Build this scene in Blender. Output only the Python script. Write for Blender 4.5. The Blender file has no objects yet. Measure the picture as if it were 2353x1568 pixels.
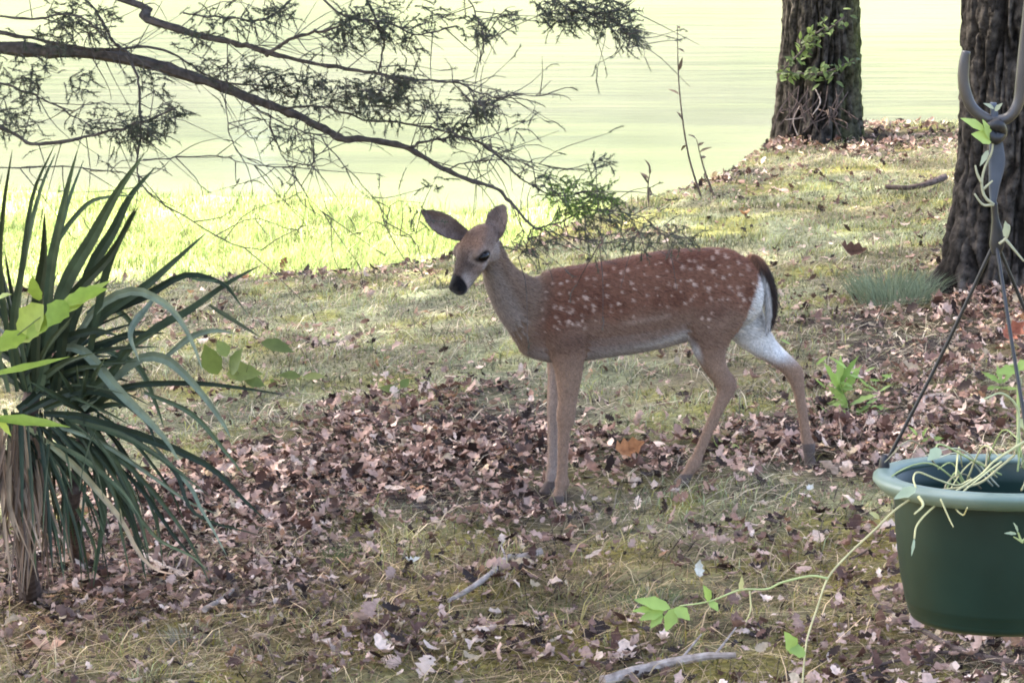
import bpy, math, random
import numpy as np
from mathutils import Vector, kdtree

# ------------------------------------------------------------------ camera, sky, sun, exposure
sc = bpy.context.scene
COL = sc.collection
R = math.radians
CAMH, PITCH, FOC = 2.09, R(10), 7459.0          # camera height, pitch down, focal length in 2352-wide pixels
cam_d = bpy.data.cameras.new('camera'); cam = bpy.data.objects.new('camera', cam_d); COL.objects.link(cam)
cam.location = (0, 0, CAMH); cam.rotation_euler = (math.pi / 2 - PITCH, 0, 0)
cam_d.sensor_fit = 'HORIZONTAL'; cam_d.sensor_width = 36; cam_d.lens = 36 * FOC / 2352
cam_d.clip_start = 0.1; cam_d.clip_end = 1000
sc.camera = cam
SUN_EL = R(56); SUN_DIR2 = (-0.84, 0.54)         # sun stands ahead and to the left
w = bpy.data.worlds.new('World'); sc.world = w; w.use_nodes = True
wn = w.node_tree.nodes; bg = wn['Background']
sky = wn.new('ShaderNodeTexSky'); sky.sky_type = 'NISHITA'; sky.sun_disc = False
sky.sun_elevation = SUN_EL; sky.sun_rotation = math.atan2(SUN_DIR2[0], SUN_DIR2[1])
sky.air_density = 0.8; sky.dust_density = 5.0; sky.ozone_density = 0.4
w.node_tree.links.new(sky.outputs[0], bg.inputs[0]); bg.inputs[1].default_value = 0.15
sd = bpy.data.lights.new('sun', 'SUN'); sd.energy = 2.0; sd.angle = R(0.55); sd.color = (1.0, 0.95, 0.86)
sun = bpy.data.objects.new('sun', sd); COL.objects.link(sun)
_s = Vector((SUN_DIR2[0] * math.cos(SUN_EL), SUN_DIR2[1] * math.cos(SUN_EL), math.sin(SUN_EL)))
sun.rotation_euler = _s.to_track_quat('Z', 'Y').to_euler(); sun.location = _s * 60
vs = sc.view_settings; vs.view_transform = 'Standard'; vs.look = 'None'; vs.exposure = 3.0; vs.gamma = 1
vs.use_curve_mapping = False
sc.cycles.use_denoising = True
sc.cycles.max_bounces = 8; sc.cycles.diffuse_bounces = 3; sc.cycles.transparent_max_bounces = 8
sc.cycles.sample_clamp_indirect = 6
sc.cycles.filter_width = 1.85

rng = np.random.default_rng(11); random.seed(11)

# ------------------------------------------------------------------ helpers
def ray(u, v):
    a = (u - 1176) / FOC; b = (784 - v) / FOC
    return np.array([a, math.cos(PITCH) + b * math.sin(PITCH), -math.sin(PITCH) + b * math.cos(PITCH)])
def P(u, v, Y):
    d = ray(u, v); return np.array([0, 0, CAMH]) + d * (Y / d[1])
def proj(p):
    p = np.asarray(p, float); q = p - np.array([0, 0, CAMH])
    z = q[..., 1] * math.cos(PITCH) - q[..., 2] * math.sin(PITCH)
    y = q[..., 1] * math.sin(PITCH) + q[..., 2] * math.cos(PITCH)
    return 1176 + FOC * q[..., 0] / z, 784 - FOC * y / z

_tab = np.random.default_rng(5).random((256, 256))
def vnoise(x, y):
    xi = np.floor(x).astype(int); yi = np.floor(y).astype(int); fx = x - xi; fy = y - yi
    fx = fx * fx * (3 - 2 * fx); fy = fy * fy * (3 - 2 * fy)
    g = lambda a, b: _tab[a & 255, b & 255]
    return (g(xi, yi) * (1 - fx) + g(xi + 1, yi) * fx) * (1 - fy) + (g(xi, yi + 1) * (1 - fx) + g(xi + 1, yi + 1) * fx) * fy
def fbm(x, y, s, o=4):
    t = 0; a = .5; n = 0
    for k in range(o):
        t = t + a * vnoise(x * s * 2 ** k + 17.3 * k, y * s * 2 ** k + 9.1 * k); n += a; a *= .5
    return t / n
def sstep(a, b, x):
    t = np.clip((x - a) / (b - a), 0, 1); return t * t * (3 - 2 * t)

WATER_Z = -0.86
HOOF = [tuple(P(u, v, 9.2 + (u - 1290) / 802. * .22 + dy)) for u, v, dy in ((1282, 1156, -.056), (1261, 1136, .047), (1563, 1116, -.063), (1868, 1076, .056))]
_ex = [-40, -6, -1.5, -.65, 0, .57, 1.0, 1.4, 2, 3, 6, 40]
_ey = [14.5, 14, 13.9, 13.7, 14.2, 15.4, 15.8, 17.2, 17.7, 17.5, 17.4, 18]
def ground(x, y):
    x = np.asarray(x, float); y = np.asarray(y, float)
    base = 0.012 + 0.08 * 5 * np.tanh((x - 0.2) / 5)
    base = base + ((fbm(x, y, 1.1, 3) - .5) * .05 + (fbm(x, y, 6.0, 2) - .5) * .035) * sstep(2, 5, y)
    ye = np.interp(x, _ex, _ey) + (fbm(x, x * 0 + 3, 2.2, 3) - .5) * .35
    for hx0, hy0, hz0 in HOOF:
        w_ = np.exp(-(((x - hx0) ** 2 + (y - hy0) ** 2) / .012)); base = base * (1 - w_) + hz0 * w_
    t = y - ye
    ys = np.interp(x, [-40, .7, 1.5, 40], [22.4, 22.3, 18.6, 19.6]) + (fbm(x, y * .3, .45, 4) - .5) * 3.4
    shelf = -.66 - .2 * np.clip((y - 17) / np.maximum(ys - 17, 1), 0, 1)
    shelf = shelf - np.clip(y - ys, 0, 12) * .16
    k = sstep(0, 2.0, t)
    z = base * (1 - k) + shelf * k
    far = sstep(60, 72, y)
    z = z * (1 - far) + (3.0 + (y - 72).clip(0, 100) * .05) * far
    side = sstep(30, 60, np.abs(x)) * sstep(16, 22, y) * (1 - far)
    return z * (1 - side) + 1.5 * side
def G(u, v, dz=0.0):
    d = ray(u, v); t = np.arange(4.0, 26.0, .01); p = np.array([0, 0, CAMH]) + d * t[:, None]
    k = np.nonzero(p[:, 2] <= ground(p[:, 0], p[:, 1]) + dz)[0]; p = p[k[0]] if len(k) else p[-1]
    return np.array([p[0], p[1], float(ground(p[0], p[1])) + dz])

def mesh_obj(name, V, F, mat, parent=None, col=None, smooth=False, link=True):
    me = bpy.data.meshes.new(name); V = np.asarray(V, np.float32)
    if isinstance(F, np.ndarray):
        n, k = F.shape
        me.vertices.add(len(V)); me.vertices.foreach_set('co', V.ravel())
        me.loops.add(n * k); me.loops.foreach_set('vertex_index', F.astype(np.int32).ravel())
        me.polygons.add(n); me.polygons.foreach_set('loop_start', np.arange(0, n * k, k, dtype=np.int32))
        me.update(calc_edges=True)
    else:
        me.from_pydata([tuple(map(float, q)) for q in V], [], [tuple(map(int, q)) for q in F]); me.update()
    if col is not None:
        a = me.color_attributes.new('Col', 'FLOAT_COLOR', 'POINT')
        c = np.ones((len(V), 4), np.float32); c[:, :3] = col
        a.data.foreach_set('color', c.ravel())
    if smooth: me.polygons.foreach_set('use_smooth', np.ones(len(me.polygons), bool))
    if mat: me.materials.append(mat)
    o = bpy.data.objects.new(name, me); COL.objects.link(o)
    if parent: o.parent = parent; o.matrix_parent_inverse = parent.matrix_basis.inverted() if parent.type != 'EMPTY' else o.matrix_parent_inverse
    return o
def tag(o, label=None, cat=None, group=None, kind=None):
    if label: o['label'] = label
    if cat: o['category'] = cat
    if group: o['group'] = group
    if kind: o['kind'] = kind
    return o
def thing(name, label, cat, loc=(0, 0, 0), group=None):
    o = bpy.data.objects.new(name, None); COL.objects.link(o); o.empty_display_size = .05
    o.location = tuple(map(float, loc)); tag(o, label, cat, group)
    return o
def part(name, V, F, mat, th, col=None, smooth=False):
    """a mesh given in world coordinates, parented to an (unrotated) empty or mesh"""
    base = Vector((0, 0, 0)); q = th
    while q is not None: base += q.location; q = q.parent
    o = mesh_obj(name, np.asarray(V, float) - np.array(base), F, mat, None, col, smooth); o.parent = th
    return o

def catmull(pts, n):
    pts = np.asarray(pts, float); m = len(pts)
    if m == 2: return pts[0] + (pts[1] - pts[0]) * np.linspace(0, 1, n)[:, None]
    ext = np.vstack([2 * pts[0] - pts[1], pts, 2 * pts[-1] - pts[-2]])
    out = []
    for t in np.linspace(0, m - 1, n):
        i = min(int(t), m - 2); f = t - i; p0, p1, p2, p3 = ext[i:i + 4]
        out.append(.5 * ((2 * p1) + (-p0 + p2) * f + (2 * p0 - 5 * p1 + 4 * p2 - p3) * f * f + (-p0 + 3 * p1 - 3 * p2 + p3) * f ** 3))
    return np.array(out)
def tube(pts, rad, seg=6, n=None, wob=0):
    """round tube along points; returns verts, faces"""
    pts = np.asarray(pts, float); rad = np.asarray(rad, float)
    if n:
        q = catmull(np.hstack([pts, rad[:, None]]), n); pts, rad = q[:, :3], np.maximum(q[:, 3], 1e-4)
    T = np.gradient(pts, axis=0); T /= np.linalg.norm(T, axis=1)[:, None] + 1e-9
    ref = np.array([.13, .97, .2]); V = []; F = []; m = len(pts)
    for i in range(m):
        a = np.cross(T[i], ref); a /= np.linalg.norm(a) + 1e-9; b = np.cross(T[i], a)
        for k in range(seg):
            th = 2 * math.pi * k / seg; r = rad[i] * (1 + wob * (random.random() - .5))
            V.append(pts[i] + r * (math.cos(th) * a + math.sin(th) * b))
    for i in range(m - 1):
        for k in range(seg):
            F.append((i * seg + k, i * seg + (k + 1) % seg, (i + 1) * seg + (k + 1) % seg, (i + 1) * seg + k))
    F.append(tuple(range(seg))[::-1]); F.append(tuple((m - 1) * seg + k for k in range(seg)))
    return V, F
class MB:
    def __init__(s): s.V = []; s.F = []; s.C = []
    def add(s, V, F, c=None):
        o = len(s.V); s.V += [np.asarray(q, float) for q in V]; s.F += [tuple(i + o for i in f) for f in F]
        if c is not None: s.C += [c] * len(V)
        return s

# ------------------------------------------------------------------ materials
def newmat(name):
    m = bpy.data.materials.new(name); m.use_nodes = True; return m, m.node_tree.nodes, m.node_tree.links, m.node_tree.nodes['Principled BSDF']
def mat_attr(name, rough=.75, transl=0.0, spec=.3, var=.25, scale=60, bump=0, sheen=0):
    """colour from the mesh's own colour attribute with fine noise on it"""
    m, N, L, b = newmat(name)
    a = N.new('ShaderNodeVertexColor'); a.layer_name = 'Col'
    tc = N.new('ShaderNodeTexCoord'); nz = N.new('ShaderNodeTexNoise'); nz.inputs['Scale'].default_value = scale; nz.inputs['Detail'].default_value = 4
    L.new(tc.outputs['Object'], nz.inputs['Vector'])
    mr = N.new('ShaderNodeMapRange'); mr.inputs[1].default_value = .3; mr.inputs[2].default_value = .7; mr.inputs[3].default_value = 1 - var; mr.inputs[4].default_value = 1 + var
    L.new(nz.outputs[0], mr.inputs[0])
    mx = N.new('ShaderNodeVectorMath'); mx.operation = 'SCALE'; L.new(a.outputs[0], mx.inputs[0]); L.new(mr.outputs[0], mx.inputs['Scale'])
    L.new(mx.outputs[0], b.inputs['Base Color'])
    b.inputs['Roughness'].default_value = rough; b.inputs['Specular IOR Level'].default_value = spec
    if sheen: b.inputs['Sheen Weight'].default_value = sheen
    if bump:
        bp = N.new('ShaderNodeBump'); bp.inputs['Strength'].default_value = bump; bp.inputs['Distance'].default_value = .01
        L.new(nz.outputs[0], bp.inputs['Height']); L.new(bp.outputs[0], b.inputs['Normal'])
    if transl:
        t = N.new('ShaderNodeBsdfTranslucent'); ms = N.new('ShaderNodeMixShader'); ms.inputs[0].default_value = transl
        L.new(mx.outputs[0], t.inputs[0]); L.new(b.outputs[0], ms.inputs[1]); L.new(t.outputs[0], ms.inputs[2])
        L.new(ms.outputs[0], N['Material Output'].inputs[0])
    return m
def mat_plain(name, c1, c2, scale=20, rough=.7, spec=.3, bump=.2, dist=.005, stretch=(1, 1, 1)):
    m, N, L, b = newmat(name)
    tc = N.new('ShaderNodeTexCoord'); mp = N.new('ShaderNodeMapping'); mp.inputs['Scale'].default_value = stretch
    nz = N.new('ShaderNodeTexNoise'); nz.inputs['Scale'].default_value = scale; nz.inputs['Detail'].default_value = 6
    L.new(tc.outputs['Object'], mp.inputs[0]); L.new(mp.outputs[0], nz.inputs['Vector'])
    cr = N.new('ShaderNodeValToRGB'); cr.color_ramp.elements[0].position = .32; cr.color_ramp.elements[1].position = .68
    cr.color_ramp.elements[0].color = (*c1, 1); cr.color_ramp.elements[1].color = (*c2, 1)
    L.new(nz.outputs[0], cr.inputs[0]); L.new(cr.outputs[0], b.inputs['Base Color'])
    b.inputs['Roughness'].default_value = rough; b.inputs['Specular IOR Level'].default_value = spec
    bp = N.new('ShaderNodeBump'); bp.inputs['Strength'].default_value = bump; bp.inputs['Distance'].default_value = dist
    L.new(nz.outputs[0], bp.inputs['Height']); L.new(bp.outputs[0], b.inputs['Normal'])
    return m
M_ground = mat_attr('ground_soil_and_moss', .95, 0, .1, .5, 45, .8)
M_litter = mat_attr('dry_leaf', .7, .12, .25, .25, 90)
M_grass = mat_attr('grass_blade', .65, .3, .25, .1, 30)
M_leaf = mat_attr('green_leaf', .5, .4, .4, .12, 50)
M_yucca = mat_attr('yucca_leaf', .6, .15, .3, .25, 25)
M_cedar = mat_attr('cedar_needle', .7, .25, .2, .2, 40)
M_crown = mat_attr('tree_leaf', .6, .3, .3, .15, 3)
M_bark = mat_attr('oak_bark', .95, 0, .1, .75, 34, 1.0)
M_twig = mat_plain('twig_bark', (.05, .042, .037), (.12, .1, .088), 60, .9, .15, .4)
M_stick = mat_plain('weathered_wood', (.2, .155, .125), (.44, .365, .31), 50, .9, .15, .4, stretch=(1, 1, 1))
M_darkstick = mat_plain('dark_wood', (.05, .035, .03), (.13, .095, .08), 50, .9, .15, .4)
M_skin = mat_attr('deer_coat', .85, 0, .12, .12, 120, .25, .15)
M_fur = mat_attr('deer_fur', .8, 0, .15, .12, 200)
M_eye = mat_plain('deer_eye', (.003, .002, .002), (.006, .004, .003), 8, .2, .25, 0)
M_pot = mat_plain('green_plastic', (.002, .014, .0105), (.008, .028, .022), 7, .42, .28, .06, .001)
M_rim = mat_plain('pale_green_rim_plastic', (.085, .135, .11), (.15, .2, .17), 14, .45, .5, .05, .001)
M_soil = mat_plain('potting_soil', (.012, .01, .008), (.04, .03, .022), 80, .95, .1, .8, .01)
M_wire = mat_plain('black_wire', (.008, .008, .009), (.018, .018, .02), 40, .45, .4, .05)
M_hook = mat_plain('dark_painted_metal', (.03, .027, .026), (.06, .055, .052), 30, .4, .5, .1, .001)
M_strap = mat_plain('blue_grey_plastic', (.035, .045, .065), (.06, .075, .1), 30, .5, .4, .05, .001)
M_vine = mat_attr('dry_vine', .7, .15, .3, .15, 60)

# water: murky yellow-green pond with small ripples
M_water, N, L, b = newmat('pond_water')
tc = N.new('ShaderNodeTexCoord'); mp = N.new('ShaderNodeMapping'); mp.inputs['Scale'].default_value = (.35, 1.4, 1)
n1 = N.new('ShaderNodeTexNoise'); n1.inputs['Scale'].default_value = 1.6; n1.inputs['Detail'].default_value = 5
L.new(tc.outputs['Object'], mp.inputs[0]); L.new(mp.outputs[0], n1.inputs['Vector'])
bp = N.new('ShaderNodeBump'); bp.inputs['Strength'].default_value = .2; bp.inputs['Distance'].default_value = .05
L.new(n1.outputs[0], bp.inputs['Height']); L.new(bp.outputs[0], b.inputs['Normal'])
n2 = N.new('ShaderNodeTexNoise'); n2.inputs['Scale'].default_value = .22; n2.inputs['Detail'].default_value = 5
L.new(tc.outputs['Object'], n2.inputs['Vector'])
cr = N.new('ShaderNodeValToRGB'); cr.color_ramp.elements[0].position = .35; cr.color_ramp.elements[1].position = .65
cr.color_ramp.elements[0].color = (.105, .12, .085, 1); cr.color_ramp.elements[1].color = (.14, .148, .112, 1)
L.new(n2.outputs[0], cr.inputs[0])
# algae film drifting along the near shore
sx = N.new('ShaderNodeSeparateXYZ'); L.new(tc.outputs['Object'], sx.inputs[0])
n3 = N.new('ShaderNodeTexNoise'); n3.inputs['Scale'].default_value = .7; n3.inputs['Detail'].default_value = 7; L.new(mp.outputs[0], n3.inputs['Vector'])
ma = N.new('ShaderNodeMath'); ma.operation = 'MULTIPLY_ADD'; L.new(n3.outputs[0], ma.inputs[0]); ma.inputs[1].default_value = -14; L.new(sx.outputs['Y'], ma.inputs[2])
mr = N.new('ShaderNodeMapRange'); L.new(ma.outputs[0], mr.inputs[0]); mr.inputs[1].default_value = 13; mr.inputs[2].default_value = 22; mr.inputs[3].default_value = .85; mr.inputs[4].default_value = 0
mxc = N.new('ShaderNodeMixRGB'); L.new(mr.outputs[0], mxc.inputs[0]); L.new(cr.outputs[0], mxc.inputs[1]); mxc.inputs[2].default_value = (.18, .205, .1, 1)
L.new(mxc.outputs[0], b.inputs['Base Color'])
rgh = N.new('ShaderNodeMapRange'); L.new(mr.outputs[0], rgh.inputs[0]); rgh.inputs[3].default_value = .13; rgh.inputs[4].default_value = .22; L.new(rgh.outputs[0], b.inputs['Roughness'])
b.inputs['IOR'].default_value = 1.33

# ------------------------------------------------------------------ ground and water
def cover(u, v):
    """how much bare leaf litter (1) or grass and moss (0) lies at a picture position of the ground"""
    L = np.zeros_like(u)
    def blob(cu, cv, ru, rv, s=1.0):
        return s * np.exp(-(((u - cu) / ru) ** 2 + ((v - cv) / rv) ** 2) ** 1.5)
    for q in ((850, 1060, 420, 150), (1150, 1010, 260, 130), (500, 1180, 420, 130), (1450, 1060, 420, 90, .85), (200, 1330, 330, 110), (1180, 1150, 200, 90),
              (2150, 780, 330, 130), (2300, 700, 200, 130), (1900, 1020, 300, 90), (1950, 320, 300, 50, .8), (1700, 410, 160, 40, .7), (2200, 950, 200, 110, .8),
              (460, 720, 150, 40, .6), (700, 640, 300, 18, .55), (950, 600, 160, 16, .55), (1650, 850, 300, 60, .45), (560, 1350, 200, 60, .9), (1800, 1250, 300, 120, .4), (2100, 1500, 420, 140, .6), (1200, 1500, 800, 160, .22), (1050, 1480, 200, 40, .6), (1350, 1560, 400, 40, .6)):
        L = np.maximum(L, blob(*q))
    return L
xs = np.concatenate([np.linspace(-150, -8, 24), np.linspace(-7.5, -3.2, 30), np.linspace(-3.1, 4.2, 180), np.linspace(4.4, 8, 24), np.linspace(8.5, 150, 24)])
ysg = np.concatenate([np.linspace(-60, 4.5, 30), np.linspace(4.7, 19, 300), np.linspace(19.15, 26, 60), np.linspace(27, 80, 50), np.linspace(84, 240, 20)])
X, Y = np.meshgrid(xs, ysg); Z = ground(X, Y)
Vg = np.stack([X, Y, Z], -1).reshape(-1, 3); nx = len(xs); ny = len(ysg)
ii = np.arange((ny - 1) * nx).reshape(ny - 1, nx)[:, :-1].ravel()
Fg = np.stack([ii, ii + 1, ii + 1 + nx, ii + nx], 1)
def mixc(a, b, t): return np.asarray(a) * (1 - t[:, None]) + np.asarray(b) * t[:, None]
gu, gv = proj(Vg); infr = (Vg[:, 1] > 3)
lit = np.where(infr, cover(gu, gv), .5)
nA = fbm(Vg[:, 0], Vg[:, 1], 1.3); nB = fbm(Vg[:, 0] + 40, Vg[:, 1], 4.0)
cg = mixc((.19, .165, .09), (.22, .235, .135), sstep(.35, .65, nA))
cg = mixc((0, 0, 0), (1, 1, 1), np.ones(len(cg))) * cg
cg = cg + (np.array([.21, .2, .045]) - cg) * (sstep(.5, .66, nB) * .8)[:, None]
cg = cg * (1 + sstep(9.4, 8.0, Vg[:, 1])[:, None] * np.array([.1, -.06, -.22]))
cg = cg + (np.array([.028, .02, .016]) - cg) * np.clip(lit * .9 + sstep(.5, .35, nB) * .35, 0, 1)[:, None]  # soil blackened under the litter to deepen the shade between leaves
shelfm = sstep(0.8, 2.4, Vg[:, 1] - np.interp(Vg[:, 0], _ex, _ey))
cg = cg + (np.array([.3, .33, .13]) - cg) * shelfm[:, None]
farm = sstep(60, 70, Vg[:, 1]); cg = cg + (np.array([.2, .22, .1]) - cg) * farm[:, None]
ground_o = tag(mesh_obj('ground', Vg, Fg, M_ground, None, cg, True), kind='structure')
water = tag(mesh_obj('water', [(-60, 15.5, WATER_Z), (60, 15.5, WATER_Z), (60, 70, WATER_Z), (-60, 70, WATER_Z)], [(0, 1, 2, 3)], M_water), kind='structure')

# ------------------------------------------------------------------ leaf shapes
def lobed_leaf(L=1.0, W=.62, lobes=3, curl=.3, fold=.25, seed=0):
    """oak-like dead leaf: a folded, curled strip with lobed edges; verts in unit size"""
    r = random.Random(seed); n = lobes * 2 + 1; V = []; F = []
    for i in range(n + 1):
        t = i / n; w = W * .5 * math.sin(math.pi * min(1, .08 + t * .9)) ** .7 * (1.0 if i % 2 else .55) * r.uniform(.8, 1.15)
        if i in (0, n): w = .03
        x = (t - .5) * L; z = curl * ((t - .5) * 2) ** 2 * L * .5 + r.uniform(-.03, .03)
        V += [(x, -w, z + fold * w + r.uniform(-.04, .04)), (x, 0, z), (x, w, z + fold * w + r.uniform(-.04, .04))]
    for i in range(n):
        a = i * 3; F += [(a, a + 1, a + 4, a + 3), (a + 1, a + 2, a + 5, a + 4)]
    return np.array(V), F
LEAFS = [lobed_leaf(1, .55 + .12 * (k % 3), 2 + k % 3, random.uniform(-.5, .9), random.uniform(-.5, .9), k) for k in range(10)]
def rotm(rz, tilt, ta):
    c, s = math.cos(rz), math.sin(rz); A = np.array([[c, -s, 0], [s, c, 0], [0, 0, 1]])
    k = np.array([math.cos(ta), math.sin(ta), 0]); K = np.array([[0, -k[2], k[1]], [k[2], 0, -k[0]], [-k[1], k[0], 0]])
    B = np.eye(3) + math.sin(tilt) * K + (1 - math.cos(tilt)) * K @ K
    return B @ A
LCOL = np.array([(.35, .24, .19), (.5, .365, .3), (.22, .133, .1), (.1, .055, .042), (.68, .55, .45), (.032, .02, .016), (.36, .21, .12), (.14, .09, .072), (.48, .39, .26)])
LPR = np.array([.15, .15, .13, .15, .09, .21, .02, .06, .04])

def litter_points(n, seed):
    r = np.random.default_rng(seed); out = []
    while len(out) < n:
        Y_ = 5.9 + (18.2 - 5.9) * r.random(4000) ** .8
        X_ = (r.random(4000) - .5) * 2 * (.175 * Y_ + .25)
        keep = Y_ < np.interp(X_, _ex, _ey) + .5
        Z_ = ground(X_, Y_); u, v = proj(np.stack([X_, Y_, Z_], -1))
        pt = sstep(.4, .6, fbm(X_ + 5, Y_ * .7, 1.9)); cv_ = cover(u, v)
        d = np.clip(cv_ * (.2 + .8 * pt) * np.where(v > 1230, .8, 1) + .05 + .22 * sstep(1180, 1300, v) * sstep(.42, .6, fbm(X_ * 1.0, Y_ + 9, 3.2)) + .16 * sstep(.55, .7, fbm(X_, Y_, 1.7)), 0, 1)
        keep &= r.random(4000) < d
        for q in np.nonzero(keep)[0]: out.append((X_[q], Y_[q], Z_[q], d[q]))
    return out[:n]
pts = litter_points(34000, 3)
mb_V = []; mb_F = []; mb_C = []; off = 0; near = []
r = random.Random(4)
for k, (x, y, z, d) in enumerate(pts):
    if min((x - h_[0]) ** 2 + ((y - h_[1] + .05) * .6) ** 2 for h_ in HOOF) < .0042: continue
    V, F = LEAFS[r.randrange(10)]; s = r.choice((.01, .012, .014, .017, .02, .022, .025, .03, .035, .042, .056)) * r.uniform(.8, 1.2)
    if d < .3: s *= .8
    A = rotm(r.uniform(0, 6.28), abs(r.gauss(0, .62)), r.uniform(0, 6.28))
    W_ = V @ A.T * s; W_ += np.array([x, y, z + .004 + r.random() * .03 * (.4 + d) - min(0, W_[:, 2].min() * .7)])
    c = LCOL[np.searchsorted(np.cumsum(LPR), r.random() * .999)] * r.uniform(.7, 1.2) * np.array([1.03, .97, .94])
    if len(near) < 300 and y < 9.6 and s > .041 and k % 3 == 0:
        near.append((V, F, A, s, W_, c)); continue
    mb_V.append(W_); mb_F += [tuple(i + off for i in f) for f in F]; off += len(V); mb_C.append(np.tile(c, (len(V), 1)))
tag(mesh_obj('leaf_litter', np.vstack(mb_V), np.array(mb_F), M_litter, None, np.vstack(mb_C)), 'pinkish brown dead leaves strewn thickly over the sloping ground', 'leaf litter', kind='stuff')
# the largest fallen leaves, pieces of the ground, each its own object
pool = {}
for (V, F, A, s, W_, c) in near:
    key = (id(V), int(np.argmin(np.abs(LCOL - c).sum(1))))
    if key not in pool:
        me = bpy.data.meshes.new('fallen_leaf'); me.from_pydata([tuple(q) for q in V], [], F)
        a = me.color_attributes.new('Col', 'FLOAT_COLOR', 'POINT'); cc = np.ones((len(V), 4), np.float32); cc[:, :3] = c
        a.data.foreach_set('color', cc.ravel()); me.materials.append(M_litter); pool[key] = me
    o = bpy.data.objects.new('fallen_leaf', pool[key]); COL.objects.link(o); o.parent = ground_o
    T = np.eye(4); T[:3, :3] = A * s; T[:3, 3] = (W_ - V @ A.T * s)[0]
    from mathutils import Matrix
    o.matrix_local = Matrix(T.tolist())

# ------------------------------------------------------------------ grass
def blades(name, n, xr, yr, hgt, wid, dens, colors, label, seed, lean=.5):
    r = np.random.default_rng(seed); out = []; tot = 0
    while tot < n:
        Yb = yr[0] + (yr[1] - yr[0]) * r.random(20000) ** .85; Xb = xr[0] + (xr[1] - xr[0]) * r.random(20000)
        k = np.abs(Xb) < .172 * Yb + .3
        Zb = ground(Xb, Yb); k &= r.random(20000) < dens(Xb, Yb, Zb)
        out.append(np.stack([Xb, Yb, Zb], 1)[k]); tot += k.sum()
    Pn = np.vstack(out)[:n]; n = len(Pn)
    h = (hgt[0] + (hgt[1] - hgt[0]) * r.random(n) ** 1.6) * (.55 + .9 * sstep(.35, .65, fbm(Pn[:, 0], Pn[:, 1] + 5, 7., 3))); wd = wid * (.6 + .8 * r.random(n))
    az = r.random(n) * 6.283; ln = lean * (.3 + r.random(n)); d = np.stack([np.cos(az), np.sin(az), np.zeros(n)], 1)
    sdv = np.stack([-np.sin(az + .6), np.cos(az + .6), np.zeros(n)], 1) * wd[:, None] * .5
    up = np.array([0, 0, 1.0]); mid = Pn + up * (h * np.clip(.6 - .12 * ln, .22, 1))[:, None] + d * (h * ln * .35)[:, None]; tip = Pn + up * (h * np.clip(1 - .3 * ln, .12, 1))[:, None] + d * (h * ln * 1.1)[:, None]
    V = np.stack([Pn - sdv, Pn + sdv, mid - sdv * .7, mid + sdv * .7, tip], 1).reshape(-1, 3); b0 = np.arange(n) * 5
    F = np.concatenate([np.stack([b0, b0 + 1, b0 + 3], 1), np.stack([b0, b0 + 3, b0 + 2], 1), np.stack([b0 + 2, b0 + 3, b0 + 4], 1)])
    cs = np.asarray(colors); ci = r.integers(0, len(cs), n); C_ = cs[ci] * (.75 + .5 * r.random(n))[:, None]
    patch = fbm(Pn[:, 0] + 8, Pn[:, 1], 1.6); fine = fbm(Pn[:, 0] + 3, Pn[:, 1], 11., 3); C_ = C_ * ((.8 + .4 * patch) * (.45 + 1.1 * sstep(.3, .7, fine)))[:, None]
    dry = (sstep(9.4, 8.0, Pn[:, 1]) * (.5 + .8 * sstep(.35, .6, fbm(Pn[:, 0] + 21, Pn[:, 1], 1.4))))[:, None].clip(0, 1); C_ = C_ * (1 - dry + dry * np.array([1.16, .98, .74]))   # the near turf is drier
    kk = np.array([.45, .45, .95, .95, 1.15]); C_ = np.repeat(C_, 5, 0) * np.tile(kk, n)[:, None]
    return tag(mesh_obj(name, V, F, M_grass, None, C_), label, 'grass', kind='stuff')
def d_lawn(x, y, z):
    u, v = proj(np.stack([x, y, z], -1))
    t = 1 - cover(u, v) * 1.1 - sstep(.5, .68, fbm(x + 3, y, 2.3)) * .5
    return np.clip(t, .03, 1) * (y < np.interp(x, _ex, _ey) + .3)
blades('short_grass', 120000, (-3.4, 3.6), (5.9, 18), (.012, .042), .0032, d_lawn,
       [(.26, .28, .12), (.31, .36, .21), (.28, .33, .19), (.38, .35, .2), (.28, .28, .07), (.4, .36, .24), (.21, .25, .09)], 'short pale green grass and moss between the dead leaves', 21, .9)
def d_straw(x, y, z):
    u, v = proj(np.stack([x, y, z], -1)); return np.clip(.18 + .6 * sstep(1150, 1400, v) + .35 * fbm(x, y, 2.0) - .3 * sstep(700, 500, v), .02, 1) * (y < np.interp(x, _ex, _ey) + .2)
blades('dry_straw', 42000, (-2.8, 3.2), (5.9, 17), (.025, .1), .0034, d_straw,
       [(.55, .46, .33), (.45, .37, .27), (.3, .24, .17), (.62, .55, .4), (.3, .29, .13), (.1, .07, .05), (.06, .045, .035)], 'dry tan grass stems lying flat among the leaves', 23, 3.0)
def d_shore(x, y, z):
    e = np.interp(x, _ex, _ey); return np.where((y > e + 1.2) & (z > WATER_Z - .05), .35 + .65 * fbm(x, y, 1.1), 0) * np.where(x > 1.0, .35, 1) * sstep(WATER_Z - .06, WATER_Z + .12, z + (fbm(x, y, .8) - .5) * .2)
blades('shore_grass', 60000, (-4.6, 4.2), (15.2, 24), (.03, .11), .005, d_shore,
       [(.3, .4, .12), (.36, .43, .14), (.27, .38, .14), (.38, .4, .18)], 'sunlit yellow green grass on the shore below the bank', 22, .6)

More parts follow.
